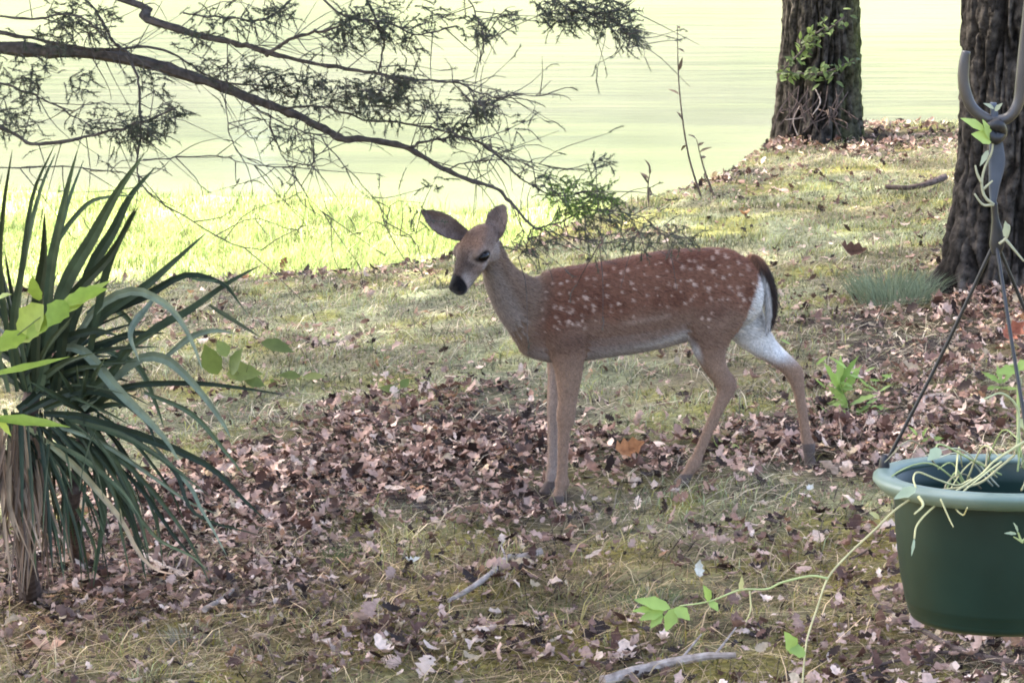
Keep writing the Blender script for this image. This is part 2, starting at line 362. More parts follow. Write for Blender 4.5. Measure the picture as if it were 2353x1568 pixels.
# ------------------------------------------------------------------ trees
def trunk_mesh(base, top, r0, r1, flare, seg=72, n=60, seed=0, roots=5, moss=0.0):
    """oak trunk with furrowed bark and root flare; verts, faces, colours"""
    base = np.asarray(base, float); top = np.asarray(top, float); rr = random.Random(seed); ph = [rr.uniform(0, 6.28) for _ in range(8)]
    th = np.linspace(0, 2 * math.pi, seg, endpoint=False) + math.pi / 2; V = []; C_ = []
    Ht = np.linalg.norm(top - base)
    for i in range(n):
        t = (i / (n - 1)) ** 1.5; h = t * Ht; c = base + (top - base) * t + np.array([.05 * math.sin(h * .6 + ph[0]), .05 * math.cos(h * .5 + ph[1]), 0])
        fl = math.exp(-h / flare[1]); rad = r0 + (r1 - r0) * t
        fr = rad * (1 + flare[0] * fl * (.65 + .5 * np.cos(roots * th + ph[2]) + .25 * np.cos((roots + 2) * th + ph[3])))
        # bark: long broken plates between deep furrows
        hv = np.full(seg, h); cx_, sx_ = np.cos(th), np.sin(th)
        tt = th - math.pi / 2
        wv_ = .5 * (fbm(tt * 1.5, hv * 1.6, 1.6, 3) - .5)
        rn = 1 - np.abs(2 * vnoise((tt + wv_) * 7.5 + 3, hv * 2.6) - 1); rn2 = 1 - np.abs(2 * vnoise((tt + wv_) * 14, hv * 6.5 + 9) - 1)
        furrow = sstep(.72, .98, rn) * .9 + sstep(.8, 1.0, rn2) * .5
        e = np.clip(1 - furrow, 0, 1) * (.55 + .6 * fbm(tt * 9, hv * 9, 1.5, 3))
        fr = fr + (e - .5) * .036 + (fbm(tt * 2, hv * 2, 2.0, 3) - .5) * .025 + (fbm(tt * 12, hv * 14, 2.0, 3) - .5) * .022
        pos = np.stack([c[0] + fr * np.cos(th), c[1] + fr * np.sin(th), np.full(seg, c[2])], 1)
        V.append(pos); k = np.clip(e * (.1 + 1.5 * fbm(tt * 5, hv * 7, 2.0, 3)), 0, 1)[:, None]
        cc = np.array([.012, .010, .008]) * (1 - k) + np.array([.074, .063, .054]) * k
        if moss:
            mm = (np.clip(np.cos(th - .1), 0, 1) ** 1.2 * moss * sstep(.25, .6, fbm(th * 2, np.full(seg, h), 1.5)) * math.exp(-h * .45))[:, None]
            cc = cc * (1 - mm) + np.array([.09, .10, .03]) * mm
        C_.append(cc)
    V = np.vstack(V); C_ = np.vstack(C_); F = []
    for i in range(n - 1):
        a = i * seg + np.arange(seg); b_ = i * seg + (np.arange(seg) + 1) % seg
        F.append(np.stack([a, b_, b_ + seg, a + seg], 1))
    return V, np.vstack(F), C_
def crown_mesh(centers, n, leaf, seed, cols, flat=.7):
    r = np.random.default_rng(seed); cen = np.asarray(centers, float); k = r.integers(0, len(cen), n)
    d = r.normal(size=(n, 3)); d /= np.linalg.norm(d, axis=1)[:, None]
    p = cen[k, :3] + d * (cen[k, 3] * r.random(n) ** .45)[:, None] * np.array([1, 1, flat])
    a = r.normal(size=(n, 3)); a /= np.linalg.norm(a, axis=1)[:, None]; b_ = np.cross(a, r.normal(size=(n, 3))); b_ /= np.linalg.norm(b_, axis=1)[:, None]
    s = leaf * (.6 + .8 * r.random(n))[:, None]
    V = np.stack([p - a * s, p + b_ * s * .5, p + a * s, p - b_ * s * .5], 1).reshape(-1, 3); F = np.arange(n * 4).reshape(n, 4)
    cs = np.asarray(cols); C_ = np.repeat(cs[r.integers(0, len(cs), n)] * (.7 + .6 * r.random(n))[:, None], 4, 0)
    return V, F, C_
def limbs(th, start, ends, r0, seed, mat=M_twig):
    rr = random.Random(seed); mb = MB()
    for e in ends:
        s0 = np.asarray(start(rr.random()), float); e = np.asarray(e[:3], float); m = (s0 + e) / 2 + np.array([rr.uniform(-.3, .3), rr.uniform(-.3, .3), rr.uniform(.0, .5)])
        mb.add(*tube([s0, m, e], [r0 * rr.uniform(.7, 1), r0 * .55, r0 * .15], 7, 10))
    return part('limb', mb.V, mb.F, mat, th)
GREENS = [(.07, .11, .03), (.09, .13, .035), (.06, .09, .03), (.11, .14, .05)]
def oak(label, base, r0, flare, height, centers, n, leaf, seed, roots=5, moss=0.0, lean=(0, 0), low=None, turn=0):
    base = np.asarray(base, float); th = thing('oak_tree', label, 'tree', base)
    top = base + np.array([lean[0], lean[1], height])
    V, F, C_ = trunk_mesh(base - np.array([0, 0, .12]), top, r0, r0 * .55, flare, seed=seed, roots=roots, moss=moss, seg=220 if low else 48, n=260 if low else 40)
    t = part('trunk', V, F, M_bark, th, C_, True)
    limbs(th, lambda q: base + (top - base) * (.55 + .45 * q), centers, r0 * .4, seed)
    part('crown', *crown_mesh(centers, n, leaf, seed, GREENS)[:2], M_crown, th, crown_mesh(centers, n, leaf, seed, GREENS)[2])
    return th
def cc(cx, cy, cz, R_, n, seed, rr=(1.0, 1.9)):
    q = random.Random(seed); out = []
    for _ in range(n):
        a = q.uniform(0, 6.28); d = R_ * math.sqrt(q.random()); out.append((cx + d * math.cos(a), cy + d * math.sin(a), cz + q.uniform(-1.6, 1.6) * (1 - .5 * d / R_), q.uniform(*rr)))
    return out
b1 = G(1880, 318); b2 = G(2345, 650)
oak1 = oak('oak trunk standing on the bank edge with green creeper and bare roots at its foot', b1, .2, (.34, .3), 8.0, cc(b1[0] + 1.8, b1[1] + 2.5, 9.5, 3.6, 16, 1), 6000, .16, 31, 5, .9, (-.18, .3), True)
oak2 = oak('thick dark oak trunk behind the hanging basket hook', b2, .215, (1.0, .22), 8.0, cc(b2[0] + 2.2, b2[1] + .5, 9.0, 3.6, 16, 2), 6000, .16, 35, 4, .8, (.12, .2), True)
oak('unseen large oak left of the yucca added to shade the fawn', (-7.2, 10.8, float(ground(-7.2, 10.8))), .3, (.5, .3), 7.0, cc(-4.6, 11.2, 8.0, 3.8, 26, 3), 9500, .15, 37)  # out of view, added so its crown shades the fawn
oak('unseen oak beside the viewer added to shade the leaf litter', (-5.5, 3.5, float(ground(-5.5, 3.5))), .28, (.5, .3), 6.5, cc(-3.6, 6.2, 7.2, 3.9, 26, 4), 5600, .15, 39)  # unseen shade caster, crown kept thin to dapple the litter

oak('unseen oak on the left bank added to shade the mossy slope', (-6.4, 15.8, float(ground(-6.4, 13))), .28, (.5, .3), 7.0, cc(-3.9, 16.6, 8.0, 3.3, 26, 5), 5200, .15, 43)  # added out of view to carry the shade across the bank

# wood on the far shore, seen mirrored in the pond
cen = []; q = random.Random(9)
for k in range(95):
    x = q.uniform(-48, 48); y = q.uniform(73, 84)
    gap = abs(x - .5) < 2.4 or abs(x - 5.5) < 1.4 or abs(x + 6.5) < 1.2
    hgt = q.uniform(2.6, 6.0) if gap else q.uniform(9, 15)
    for j in range(2 if gap else 5):
        cen.append((x + q.uniform(-1.5, 1.5), y + q.uniform(-1.5, 1.5), 3 + hgt * (j + .6) / 5, q.uniform(1.8, 3.2)))
V, F, C_ = crown_mesh(cen, 60000, .75, 41, [(.13, .15, .08), (.16, .175, .1), (.1, .12, .065)], .9)
tag(mesh_obj('far_wood', V, F, M_crown, None, C_), 'sunlit green wood along the far shore mirrored in the pond', 'wood', kind='stuff')

# creeper and roots on the bank oak
def leaf_blade(c, d, up, L, W, curl=.15, n=5, lob=0, seed=0):
    """a leaf as a folded blade from c along d; verts and faces"""
    c = np.asarray(c, float); d = np.asarray(d, float); d /= np.linalg.norm(d); s = np.cross(d, up); s /= np.linalg.norm(s) + 1e-9; nn = np.cross(s, d)
    V = []; F = []; rr = random.Random(seed)
    for i in range(n + 1):
        t = i / n; w = W * .5 * (math.sin(math.pi * (t ** .8)) if 0 < i < n else .04)
        if lob and i % 2 == 0 and 0 < i < n: w *= 1 - lob
        p = c + d * L * t - nn * curl * L * t * t
        V += [p - s * w + nn * w * .25, p, p + s * w + nn * w * .25]
    for i in range(n):
        a = i * 3; F += [(a, a + 1, a + 4, a + 3), (a + 1, a + 2, a + 5, a + 4)]
    return V, F
def rvec(r, up=.3): return np.array([r.gauss(0, 1), r.gauss(0, 1), r.gauss(0, 1) + up])
cr_t = thing('creeper', 'green creeper with small leaves winding up the bank oak trunk', 'vine', b1)
q = random.Random(6); Yc = b1[1] - .235
for pl in ([(1800, 160), (1840, 120), (1880, 85), (1940, 40)], [(1800, 165), (1850, 170), (1900, 165), (1960, 140)], [(1830, 140), (1860, 90), (1900, 60)], [(1810, 170), (1870, 172), (1925, 168)]):
    pp = [P(u, v, Yc + .05 * abs((u - 1880) / 90) ** 2) for u, v in pl]
    part('stem', *tube(pp, [.006] * len(pp), 5, 12), M_twig, cr_t)
    for s_ in catmull(pp, 11):
        for _ in range(4):
            d = rvec(q); d[1] = -abs(d[1]); V, F = leaf_blade(s_ + rvec(q, 0) * .02, d, np.array([0, -.6, .8]), q.uniform(.025, .055), q.uniform(.014, .026), .2, 4)
            c = np.array(q.choice([(.16, .22, .06), (.2, .27, .08), (.1, .14, .05), (.07, .1, .035)])); part('leaf', V, F, M_leaf, cr_t, np.tile(c, (len(V), 1)))
rt = thing('root_tangle', 'pale bare roots and dry stems hanging over the foot of the bank oak', 'roots', b1)
for k in range(26):
    u0 = q.uniform(1810, 1960); v0 = q.uniform(195, 270); u1 = u0 + q.uniform(-60, 60); v1 = q.uniform(260, 320)
    pp = [P(u0, v0, Yc + .02), P((u0 + u1) / 2 + q.uniform(-20, 20), (v0 + v1) / 2, Yc - .07), P(u1, v1, Yc - .12)]
    part('root', *tube(pp, [.003, .004, .003], 5, 8), M_stick if k % 9 == 0 else M_darkstick, rt)

# cedar on the left: its limbs reach into the picture
CY = 8.2; SPX = CY / FOC * 1.02
cb = np.array([-3.9, 8.6, float(ground(-3.9, 8.6))])
cedar = thing('cedar_tree', 'dark feathery cedar limbs reaching across the upper left over the pond', 'tree', cb)
V, F, C_ = trunk_mesh(cb - np.array([0, 0, .1]), cb + np.array([.3, 0, 7.5]), .17, .05, (.4, .25), 40, 40, 51, 5)
part('trunk', V, F, M_bark, cedar, C_ * np.array([1.1, .9, .8]), True)
BR = [  # polyline (u, v), start and end radius in pixels, depth offset at start and end
 ([(-2100, -60), (-900, 40), (-40, 100), (140, 112), (300, 128), (420, 165), (520, 200), (600, 235), (700, 275), (770, 310), (830, 325), (925, 340), (1000, 375), (1080, 415), (1150, 440), (1190, 480), (1235, 528)], 24, 3.2, .3, 0),
 ([(-1900, -500), (-700, -330), (250, -10), (330, 45), (450, 90), (550, 115), (620, 130), (740, 165), (850, 175), (920, 180)], 16, 3.5, .3, -.25),
 ([(615, 128), (660, 95), (720, 65), (760, 60), (830, 30)], 6, 3, -.15, -.3),
 ([(290, 128), (318, 200), (326, 300), (322, 380), (330, 430), (400, 490), (520, 560), (600, 575)], 4.5, 1.5, .02, -.1),
 ([(-600, 170), (-100, 250), (0, 290), (60, 325), (150, 325), (250, 300), (330, 280), (400, 250)], 7, 3, .1, -.1),
 ([(180, -30), (230, 50), (275, 110), (300, 128)], 4, 4, .15, .02),
 ([(-300, 40), (0, 72), (110, 90), (230, 110), (360, 105), (440, 140), (500, 185), (600, 195), (680, 225)], 6, 2.5, .15, -.05),
 ([(920, 338), (975, 327), (1023, 325), (1086, 333), (1137, 362), (1189, 403), (1252, 444), (1310, 447), (1380, 440)], 4, 2, 0, .1),
 ([(640, 250), (745, 244), (819, 272), (908, 285), (989, 296), (1026, 307), (1097, 322), (1145, 351), (1226, 385)], 4, 1.5, -.02, -.12),
 ([(900, 182), (956, 177), (1026, 189), (1052, 200), (1130, 229), (1200, 222), (1260, 215)], 4, 1.3, -.25, -.3),
 ([(1052, 200), (1086, 237), (1119, 237)], 2, 1.5, -.27, -.27),
 ([(838, -10), (871, 63), (886, 89), (882, 122), (870, 170)], 4, 2.5, -.3, -.25),
 ([(1019, 327), (1049, 307), (1089, 259), (1119, 237), (1160, 225)], 3.2, 1.5, 0, .1),
 ([(1230, 525), (1270, 518), (1322, 495), (1400, 480), (1480, 500)], 3, 1.5, 0, .3),
 ([(1023, 388), (1067, 370), (1145, 357), (1207, 364), (1300, 377), (1380, 375)], 2.2, 1.2, 0, .1),
 ([(520, 95), (525, 200), (530, 290), (560, 350), (640, 385), (700, 380), (740, 350)], 1.8, 1.3, -.1, -.15),
 ([(530, 205), (610, 255), (700, 300), (770, 312)], 3, 1.6, 0, -.05),
 ([(740, 310), (790, 380), (860, 460), (900, 540), (980, 520)], 1.8, 1.0, 0, -.15),
 ([(330, 370), (420, 372), (520, 373), (600, 390), (690, 382)], 2, 1.2, -.03, -.1),
 ([(-50, 385), (100, 385), (250, 392), (330, 410)], 2.2, 1.5, .05, -.02),
 ([(620, 235), (615, 300), (660, 380), (720, 470), (760, 500)], 1.5, 1, 0, -.1),
 ([(700, -20), (640, 30), (580, 45), (500, 40), (420, 30)], 4, 2, -.1, -.2),
 ([(1170, -160), (1250, -40), (1330, 20), (1420, 60), (1445, 110)], 5, 2, -.4, -.5),
 ([(1250, -40), (1300, 30), (1380, 30), (1440, 20)], 3, 2, -.4, -.5),
 ([(1050, -60), (1090, 20), (1115, 80), (1105, 150)], 2.5, 1.5, -.4, -.45),
 ([(720, -30), (800, 30), (880, 40), (960, 70), (1050, 60)], 3.5, 2, -.3, -.35),
 ([(-200, 160), (0, 190), (60, 210), (140, 250), (210, 290)], 4, 2, .1, 0),
 ([(-100, 20), (60, 40), (150, 30), (210, 60), (260, 110)], 4, 2, .1, -.05),
 ([(1230, 528), (1300, 545), (1400, 560), (1500, 540), (1580, 545)], 2, 1.2, 0.02, .5),
 ([(-2000, -900), (-600, -700), (500, -420), (1170, -160)], 14, 5, .3, -.4),
 ([(1220, 525), (1210, 560), (1190, 590)], 2, 1.2, 0, .1),
]
twig_nodes = []
for pl, r0, r1, d0, d1 in BR:
    k = np.linspace(0, 1, len(pl)); pp = np.array([P(u, v, CY + d0 + (d1 - d0) * t) for (u, v), t in zip(pl, k)])
    rad = .8 * np.array([(r0 * (1 - t) ** 1.15 + r1 * (1 - (1 - t) ** 1.15)) * SPX for t in k]); n = max(10, len(pl) * 5)
    qd = catmull(pp, n); jit = np.cumsum(rng.normal(size=(n, 3)) * .0022, 0); jit -= np.linspace(0, 1, n)[:, None] * jit[-1]
    rr_ = np.interp(np.linspace(0, 1, n), k, rad) * (1 + .18 * rng.normal(size=n).clip(-1, 1))
    part('branch', *tube(qd + jit, rr_, 7), M_twig, cedar)
    twig_nodes.append(qd + jit)
# feathery sprays: (u, v, radius, count, depth offset, tint)
CL = [(200, 50, 75, 30, .05, 0), (110, 90, 70, 20, .05, 0), (150, 30, 60, 20, .05, 0), (40, 200, 70, 22, .05, 0), (25, 280, 60, 22, .05, 0), (60, 150, 70, 16, .05, 0), (190, 275, 50, 14, 0, 0), (180, 190, 45, 12, 0, 0), (270, 300, 60, 22, -.05, 0), (350, 285, 55, 26, -.05, 0), (320, 305, 45, 16, -.05, 0), (390, 255, 40, 12, -.05, 0),
      (640, 25, 45, 16, -.2, 0), (560, 40, 70, 14, -.2, 0), (480, 60, 60, 12, -.15, 0), (800, 45, 50, 24, -.3, 0), (860, 70, 55, 18, -.3, 0), (770, 95, 50, 14, -.3, 0), (880, 25, 60, 16, -.3, 0), (980, 40, 60, 12, -.3, 0), (940, 90, 45, 10, -.3, 0),
      (880, 205, 70, 46, -.2, 0), (800, 215, 60, 26, -.1, 0), (850, 240, 50, 20, -.1, 0), (930, 180, 40, 14, -.2, 0), (740, 215, 55, 16, -.05, 0), (660, 200, 60, 20, -.05, 0), (600, 175, 50, 16, -.05, 0), (540, 165, 55, 12, -.05, 0), (700, 190, 45, 10, 0, 0), (470, 160, 45, 10, 0, 0),
      (1110, 75, 32, 12, -.42, 0), (1080, 60, 45, 10, -.42, 0), (1160, 40, 30, 6, -.42, 0), (1270, 25, 50, 26, -.42, 0), (1340, 20, 60, 30, -.45, 0), (1410, 30, 55, 26, -.45, 0), (1440, 85, 38, 20, -.48, 0), (1390, 60, 45, 12, -.48, 0), (1300, 50, 40, 10, -.45, 0),
      (1085, 250, 42, 18, .05, 0), (1050, 300, 35, 14, 0, 0), (1120, 240, 40, 12, .05, 0), (1000, 230, 50, 10, -.1, 0), (1190, 285, 35, 5, .05, 0), (1000, 290, 40, 8, 0, 0), (920, 260, 45, 10, -.1, 0),
      (1280, 440, 45, 16, .05, 1), (1340, 450, 55, 30, .08, 1), (1390, 455, 45, 18, .1, 1), (1310, 470, 45, 18, .08, 1), (1380, 380, 30, 7, .1, 0), (1240, 420, 40, 8, .05, 0), (1420, 490, 45, 12, .2, 2), (1370, 505, 45, 10, .2, 2),
      (1500, 535, 50, 12, .4, 2), (1560, 545, 40, 8, .5, 2), (1450, 560, 45, 9, .3, 2), (1210, 560, 42, 9, .1, 2), (1250, 545, 40, 8, .1, 2), (1340, 545, 40, 7, .2, 2), (960, 485, 50, 4, -.1, 2), (1000, 420, 40, 4, 0, 0), (350, 190, 50, 8, 0, 0), (430, 100, 50, 8, -.1, 0), (620, 300, 40, 6, -.05, 0), (680, 330, 35, 6, -.05, 0), (330, 170, 30, 5, 0, 0)]
TINT = [[(.06, .075, .05), (.08, .095, .065), (.05, .062, .045), (.095, .11, .07)], [(.16, .27, .05), (.22, .34, .06), (.11, .17, .04), (.06, .09, .03)], [(.075, .095, .06), (.09, .11, .07), (.06, .075, .05)]]  # second set paints the sun on the bright end spray into its colour
fV = []; fC = []; tw = MB(); q = random.Random(12)
def strand(p, d, L, w, c):
    s = np.cross(d, rvec(q, 0)); s /= np.linalg.norm(s) + 1e-9
    fV.extend([p - s * w * .5, p + s * w * .5, p + d * L * .6 + s * w * .45, p + d * L]); fC.extend([c] * 4)
def spray(p, d, L, cols, m):
    d = d / np.linalg.norm(d); pts_ = [p]; dd = d.copy()
    for i in range(5):
        dd = dd + rvec(q, -.5) * .16; dd /= np.linalg.norm(dd); pts_.append(pts_[-1] + dd * L / 5)
    tw.add(*tube(pts_, np.linspace(.0016, .0008, 6), 3))
    for i in range(m):
        t = q.random() * 4.99; k = int(t); a = pts_[k] + (pts_[k + 1] - pts_[k]) * (t - k); e = dd + rvec(q, 0) * .75; e /= np.linalg.norm(e)
        c = np.array(q.choice(cols)) * q.uniform(.7, 1.3); strand(a, e, q.uniform(.005, .014), q.uniform(.0012, .0022), c)
for (u, v, rad, cnt, dz, tint) in CL:
    for _ in range(int(cnt * 1.9)):
        a = q.uniform(0, 6.28); rr_ = rad * math.sqrt(q.random()) * .8
        p = P(u + rr_ * math.cos(a), v + rr_ * math.sin(a) * .8, CY + dz + q.gauss(0, .06))
        d = np.array([q.gauss(.5, .8), q.gauss(0, .8), q.gauss(-.05, .65)]); spray(p, d, q.uniform(.025, .06), TINT[tint], q.randint(24, 40))
for nd in twig_nodes:   # bare little side twigs with odd sprays
    for _ in range(int(len(nd) * .45)):
        p = nd[q.randrange(len(nd) // 5, len(nd))]; d = np.array([q.gauss(.6, .7), q.gauss(0, .6), q.gauss(-.1, .8)]); d /= np.linalg.norm(d); L_ = q.uniform(.05, .2)
        m1 = p + d * L_ * .5 + rvec(q, 0) * .012; m2 = p + d * L_ + rvec(q, -.6) * .02; tw.add(*tube([p, m1, m2], [.0018, .0012, .0007], 3, 6))
        if q.random() < .55: spray(m2, d, q.uniform(.02, .06), TINT[0], q.randint(8, 20))
part('twigs', tw.V, tw.F, M_twig, cedar)
part('foliage', fV, np.arange(len(fV)).reshape(-1, 4), M_cedar, cedar, np.array(fC))
# crown of the cedar above the picture, low foliage added to shade the ground
cen = [(-3.6 + q.gauss(0, .7), 8.6 + q.gauss(0, .8), 3.4 + k * .22, 1.2 - k * .04) for k in range(18)]
cen += [(q.uniform(-3.3, -.1), q.uniform(6.9, 9.6), q.uniform(2.55, 3.6), q.uniform(.45, .8)) for _ in range(34)]
V, F, C_ = crown_mesh(cen, 15000, .085, 55, [(.05, .065, .035), (.06, .08, .04)])
part('crown', V, F, M_crown, cedar, C_)

# ------------------------------------------------------------------ the fawn
DY0, YAW, PXM = 9.2, .22, 802.0
def D(u, v, dy=0.0): return P(u, v, DY0 + (u - 1290) / PXM * YAW + dy)
dV = []; dF = []; dP = []       # verts, faces, part id
def loft(st, pid, seg=20, n=None, lat=None, power=2.0):
    """st: (u, v, dy, in-plane radius px, lateral radius m)"""
    pts = np.array([np.append(D(s[0], s[1], s[2]), (s[3] / PXM, s[4])) for s in st])
    pts = catmull(pts, n or len(st) * 5); c = pts[:, :3]; T = np.gradient(c, axis=0); T /= np.linalg.norm(T, axis=1)[:, None]
    W0 = np.array([-.21, .977, 0]) if lat is None else np.asarray(lat, float); o = len(dV); m = len(c)
    for i in range(m):
        w_ = W0 - T[i] * (W0 @ T[i]); w_ /= np.linalg.norm(w_); n_ = np.cross(T[i], w_)
        for k in range(seg):
            a = 2 * math.pi * k / seg; ca, sa = math.cos(a), math.sin(a)
            ca = math.copysign(abs(ca) ** (2 / power), ca); sa = math.copysign(abs(sa) ** (2 / power), sa)
            dV.append(c[i] + max(pts[i, 3], .002) * ca * n_ + max(pts[i, 4], .002) * sa * w_); dP.append(pid)
    for i in range(m - 1):
        for k in range(seg): dF.append((o + i * seg + k, o + i * seg + (k + 1) % seg, o + (i + 1) * seg + (k + 1) % seg, o + (i + 1) * seg + k))
    dF.append(tuple(o + k for k in range(seg))[::-1]); dF.append(tuple(o + (m - 1) * seg + k for k in range(seg)))
def tb(u, t, b_, lat_, dy=0): return (u, (t + b_) / 2, dy, (b_ - t) / 2, lat_)
# trunk from breast to rump
loft([tb(1180, 680, 745, .022), tb(1192, 655, 778, .05), tb(1212, 634, 806, .068), tb(1240, 624, 826, .078), tb(1280, 615, 834, .086), tb(1330, 608, 830, .094), tb(1400, 598, 820, .1), tb(1480, 582, 808, .102), tb(1550, 571, 790, .095), tb(1610, 567, 778, .088), tb(1660, 566, 765, .084), tb(1700, 571, 745, .074), tb(1726, 585, 715, .058), tb(1742, 610, 680, .03)], 0, 28, 60, power=2.15)
# neck
loft([(1262, 735, 0, 88, .07), (1225, 712, -.005, 80, .062), (1188, 684, -.02, 62, .052), (1159, 650, -.04, 46, .044), (1140, 614, -.06, 35, .038), (1128, 580, -.075, 31, .036), (1122, 560, -.08, 28, .034)], 1, 22, 30)
# near and far forelegs
loft([(1300, 690, -.05, 50, .03), (1298, 740, -.06, 62, .036), (1302, 790, -.06, 50, .036), (1306, 835, -.056, 37, .031), (1306, 880, -.053, 29, .026), (1303, 920, -.052, 22.5, .021), (1300, 950, -.052, 23, .021), (1299, 968, -.052, 21, .019), (1295, 990, -.052, 15, .0145), (1293, 1045, -.052, 13, .012), (1291, 1090, -.052, 13.5, .012), (1291, 1108, -.052, 18, .0155), (1286, 1126, -.053, 13, .013), (1282, 1138, -.056, 15, .015), (1276, 1156, -.06, 20, .018)], 2, 16, 60)
loft([(1295, 720, .05, 50, .03), (1290, 800, .055, 40, .032), (1286, 850, .054, 30, .027), (1281, 900, .052, 25, .023), (1277, 945, .05, 22, .02), (1275, 962, .05, 19, .018), (1272, 985, .05, 15, .014), (1270, 1035, .05, 13, .012), (1269, 1072, .05, 13.5, .012), (1269, 1090, .05, 18, .0155), (1264, 1107, .049, 13, .013), (1260, 1118, .047, 15, .015), (1254, 1136, .044, 19, .018)], 3, 16, 50)
# near hind leg: thigh, hock, cannon
loft([(1660, 620, -.035, 62, .04), (1650, 680, -.052, 78, .046), (1636, 735, -.06, 70, .046), (1630, 785, -.06, 48, .038), (1638, 830, -.058, 31, .028), (1655, 862, -.057, 24, .021), (1669, 884, -.057, 25, .0185), (1662, 910, -.057, 19, .016), (1643, 952, -.057, 14, .0135), (1622, 1000, -.057, 12.5, .012), (1603, 1045, -.057, 13, .012), (1594, 1064, -.057, 17, .0155), (1581, 1084, -.058, 13, .013), (1573, 1097, -.06, 14.5, .015), (1558, 1117, -.065, 18, .018)], 4, 18, 70)
# far hind leg, stretched back
loft([(1670, 640, .035, 60, .04), (1688, 690, .05, 62, .044), (1708, 738, .058, 52, .042), (1740, 780, .06, 37, .033), (1776, 812, .06, 26, .025), (1806, 836, .06, 22, .0195), (1825, 858, .06, 22, .0175), (1834, 892, .06, 15, .014), (1843, 945, .06, 12.5, .012), (1851, 1000, .06, 12.5, .012), (1857, 1024, .06, 17, .0155), (1858, 1044, .059, 13, .013), (1860, 1057, .057, 14.5, .015), (1863, 1077, .053, 18, .018)], 5, 18, 60)
# tail
loft([(1718, 592, 0, 10, .012), (1738, 600, .0, 14, .018), (1756, 630, .002, 16, .022), (1768, 670, .004, 16.5, .024), (1771, 710, .005, 15, .022), (1767, 742, .006, 9, .015), (1760, 762, .006, 3, .005)], 6, 14, 26)
# head in its own frame
HO = D(1114, 546, -.085); HF = np.array([-.095, -.10, -.134]); HF /= np.linalg.norm(HF)
HL = np.cross([0, 0, 1], HF); HL /= np.linalg.norm(HL); HU = np.cross(HF, HL)
def Hd(x, y, z): return HO + HF * x + HL * y + HU * z
prof = [(-.03, 0, .026, .024), (-.012, .0, .042, .037), (.015, .002, .050, .045), (.045, .002, .052, .049), (.075, -.001, .049, .048), (.1, -.007, .043, .041), (.125, -.012, .037, .0335), (.145, -.015, .0325, .0295), (.162, -.017, .030, .0275), (.174, -.018, .026, .025), (.183, -.018, .016, .016), (.187, -.018, .005, .005)]
pq = catmull(np.array(prof), 44); o = len(dV); sg = 24
for x, z, hz, wy in pq:
    for k in range(sg):
        a = 2 * math.pi * k / sg; yy = wy * math.cos(a); zz = hz * math.sin(a)
        if zz < 0: yy *= 1 - .28 * (zz / hz) ** 2           # jaw narrower than brow
        dV.append(Hd(x, yy, z + zz)); dP.append(7)
for i in range(len(pq) - 1):
    for k in range(sg): dF.append((o + i * sg + k, o + i * sg + (k + 1) % sg, o + (i + 1) * sg + (k + 1) % sg, o + (i + 1) * sg + k))
dF.append(tuple(o + k for k in range(sg))[::-1]); dF.append(tuple(o + (len(pq) - 1) * sg + k for k in range(sg)))
def blobm(c, r, pid):
    o = len(dV); n1, n2 = 8, 12
    for i in range(n1 + 1):
        for k in range(n2):
            a = math.pi * i / n1; b_ = 2 * math.pi * k / n2
            dV.append(np.asarray(c) + HF * r[0] * math.sin(a) * math.cos(b_) + HL * r[1] * math.sin(a) * math.sin(b_) + HU * r[2] * math.cos(a)); dP.append(pid)
    for i in range(n1):
        for k in range(n2): dF.append((o + i * n2 + k, o + i * n2 + (k + 1) % n2, o + (i + 1) * n2 + (k + 1) % n2, o + (i + 1) * n2 + k))
for s in (-1, 1):
    blobm(Hd(.066, s * .041, .026), (.026, .013, .012), 7)         # brow
    blobm(Hd(.085, s * .040, -.014), (.024, .011, .012), 7)        # cheek bone
    blobm(Hd(.03, s * .030, -.024), (.036, .018, .026), 7)         # jaw angle
    blobm(Hd(.174, s * .013, -.012), (.013, .012, .013), 7)         # nostril wing
def ear(st, openv, pid, cup=.013, thick=.0046):
    """cupped ear: crescent sections along the centre line; openv is where the cup opens"""
    pts = np.array([np.append(D(s[0], s[1], s[2]), s[3] / PXM) for s in st]); pts = catmull(pts, 26); c = pts[:, :3]
    T = np.gradient(c, axis=0); T /= np.linalg.norm(T, axis=1)[:, None]; o = len(dV); K = 9
    for i in range(len(c)):
        nrm = openv - T[i] * (openv @ T[i]); nrm /= np.linalg.norm(nrm); s_ = np.cross(T[i], nrm); w_ = max(pts[i, 3], .002); cd = cup * min(1, w_ / .02)
        for side in (1, -1):
            for k in range(K):
                t = -1 + 2 * k / (K - 1); t = t * side
                dV.append(c[i] + s_ * w_ * t + nrm * (cd * (t * t - .6) + side * thick * (1 - .4 * t * t))); dP.append(pid)
    R2 = 2 * K
    for i in range(len(c) - 1):
        for k in range(R2): dF.append((o + i * R2 + k, o + i * R2 + (k + 1) % R2, o + (i + 1) * R2 + (k + 1) % R2, o + (i + 1) * R2 + k))
    dF.append(tuple(o + k for k in range(R2))[::-1]); dF.append(tuple(o + (len(c) - 1) * R2 + k for k in range(R2)))
ear([(1080, 545, -.06, 13), (1062, 539, -.062, 17), (1043, 529, -.066, 23), (1020, 516, -.07, 26), (998, 502, -.074, 22), (980, 491, -.076, 12), (967, 485, -.076, 3)], np.array([-.2, -.85, .1]), 8)
ear([(1128, 560, -.095, 13), (1133, 545, -.097, 17), (1139, 526, -.10, 26), (1143, 506, -.10, 28), (1149, 490, -.10, 23), (1155, 478, -.10, 13), (1159, 471, -.10, 5)], np.array([-.5, -.85, .1]), 9)
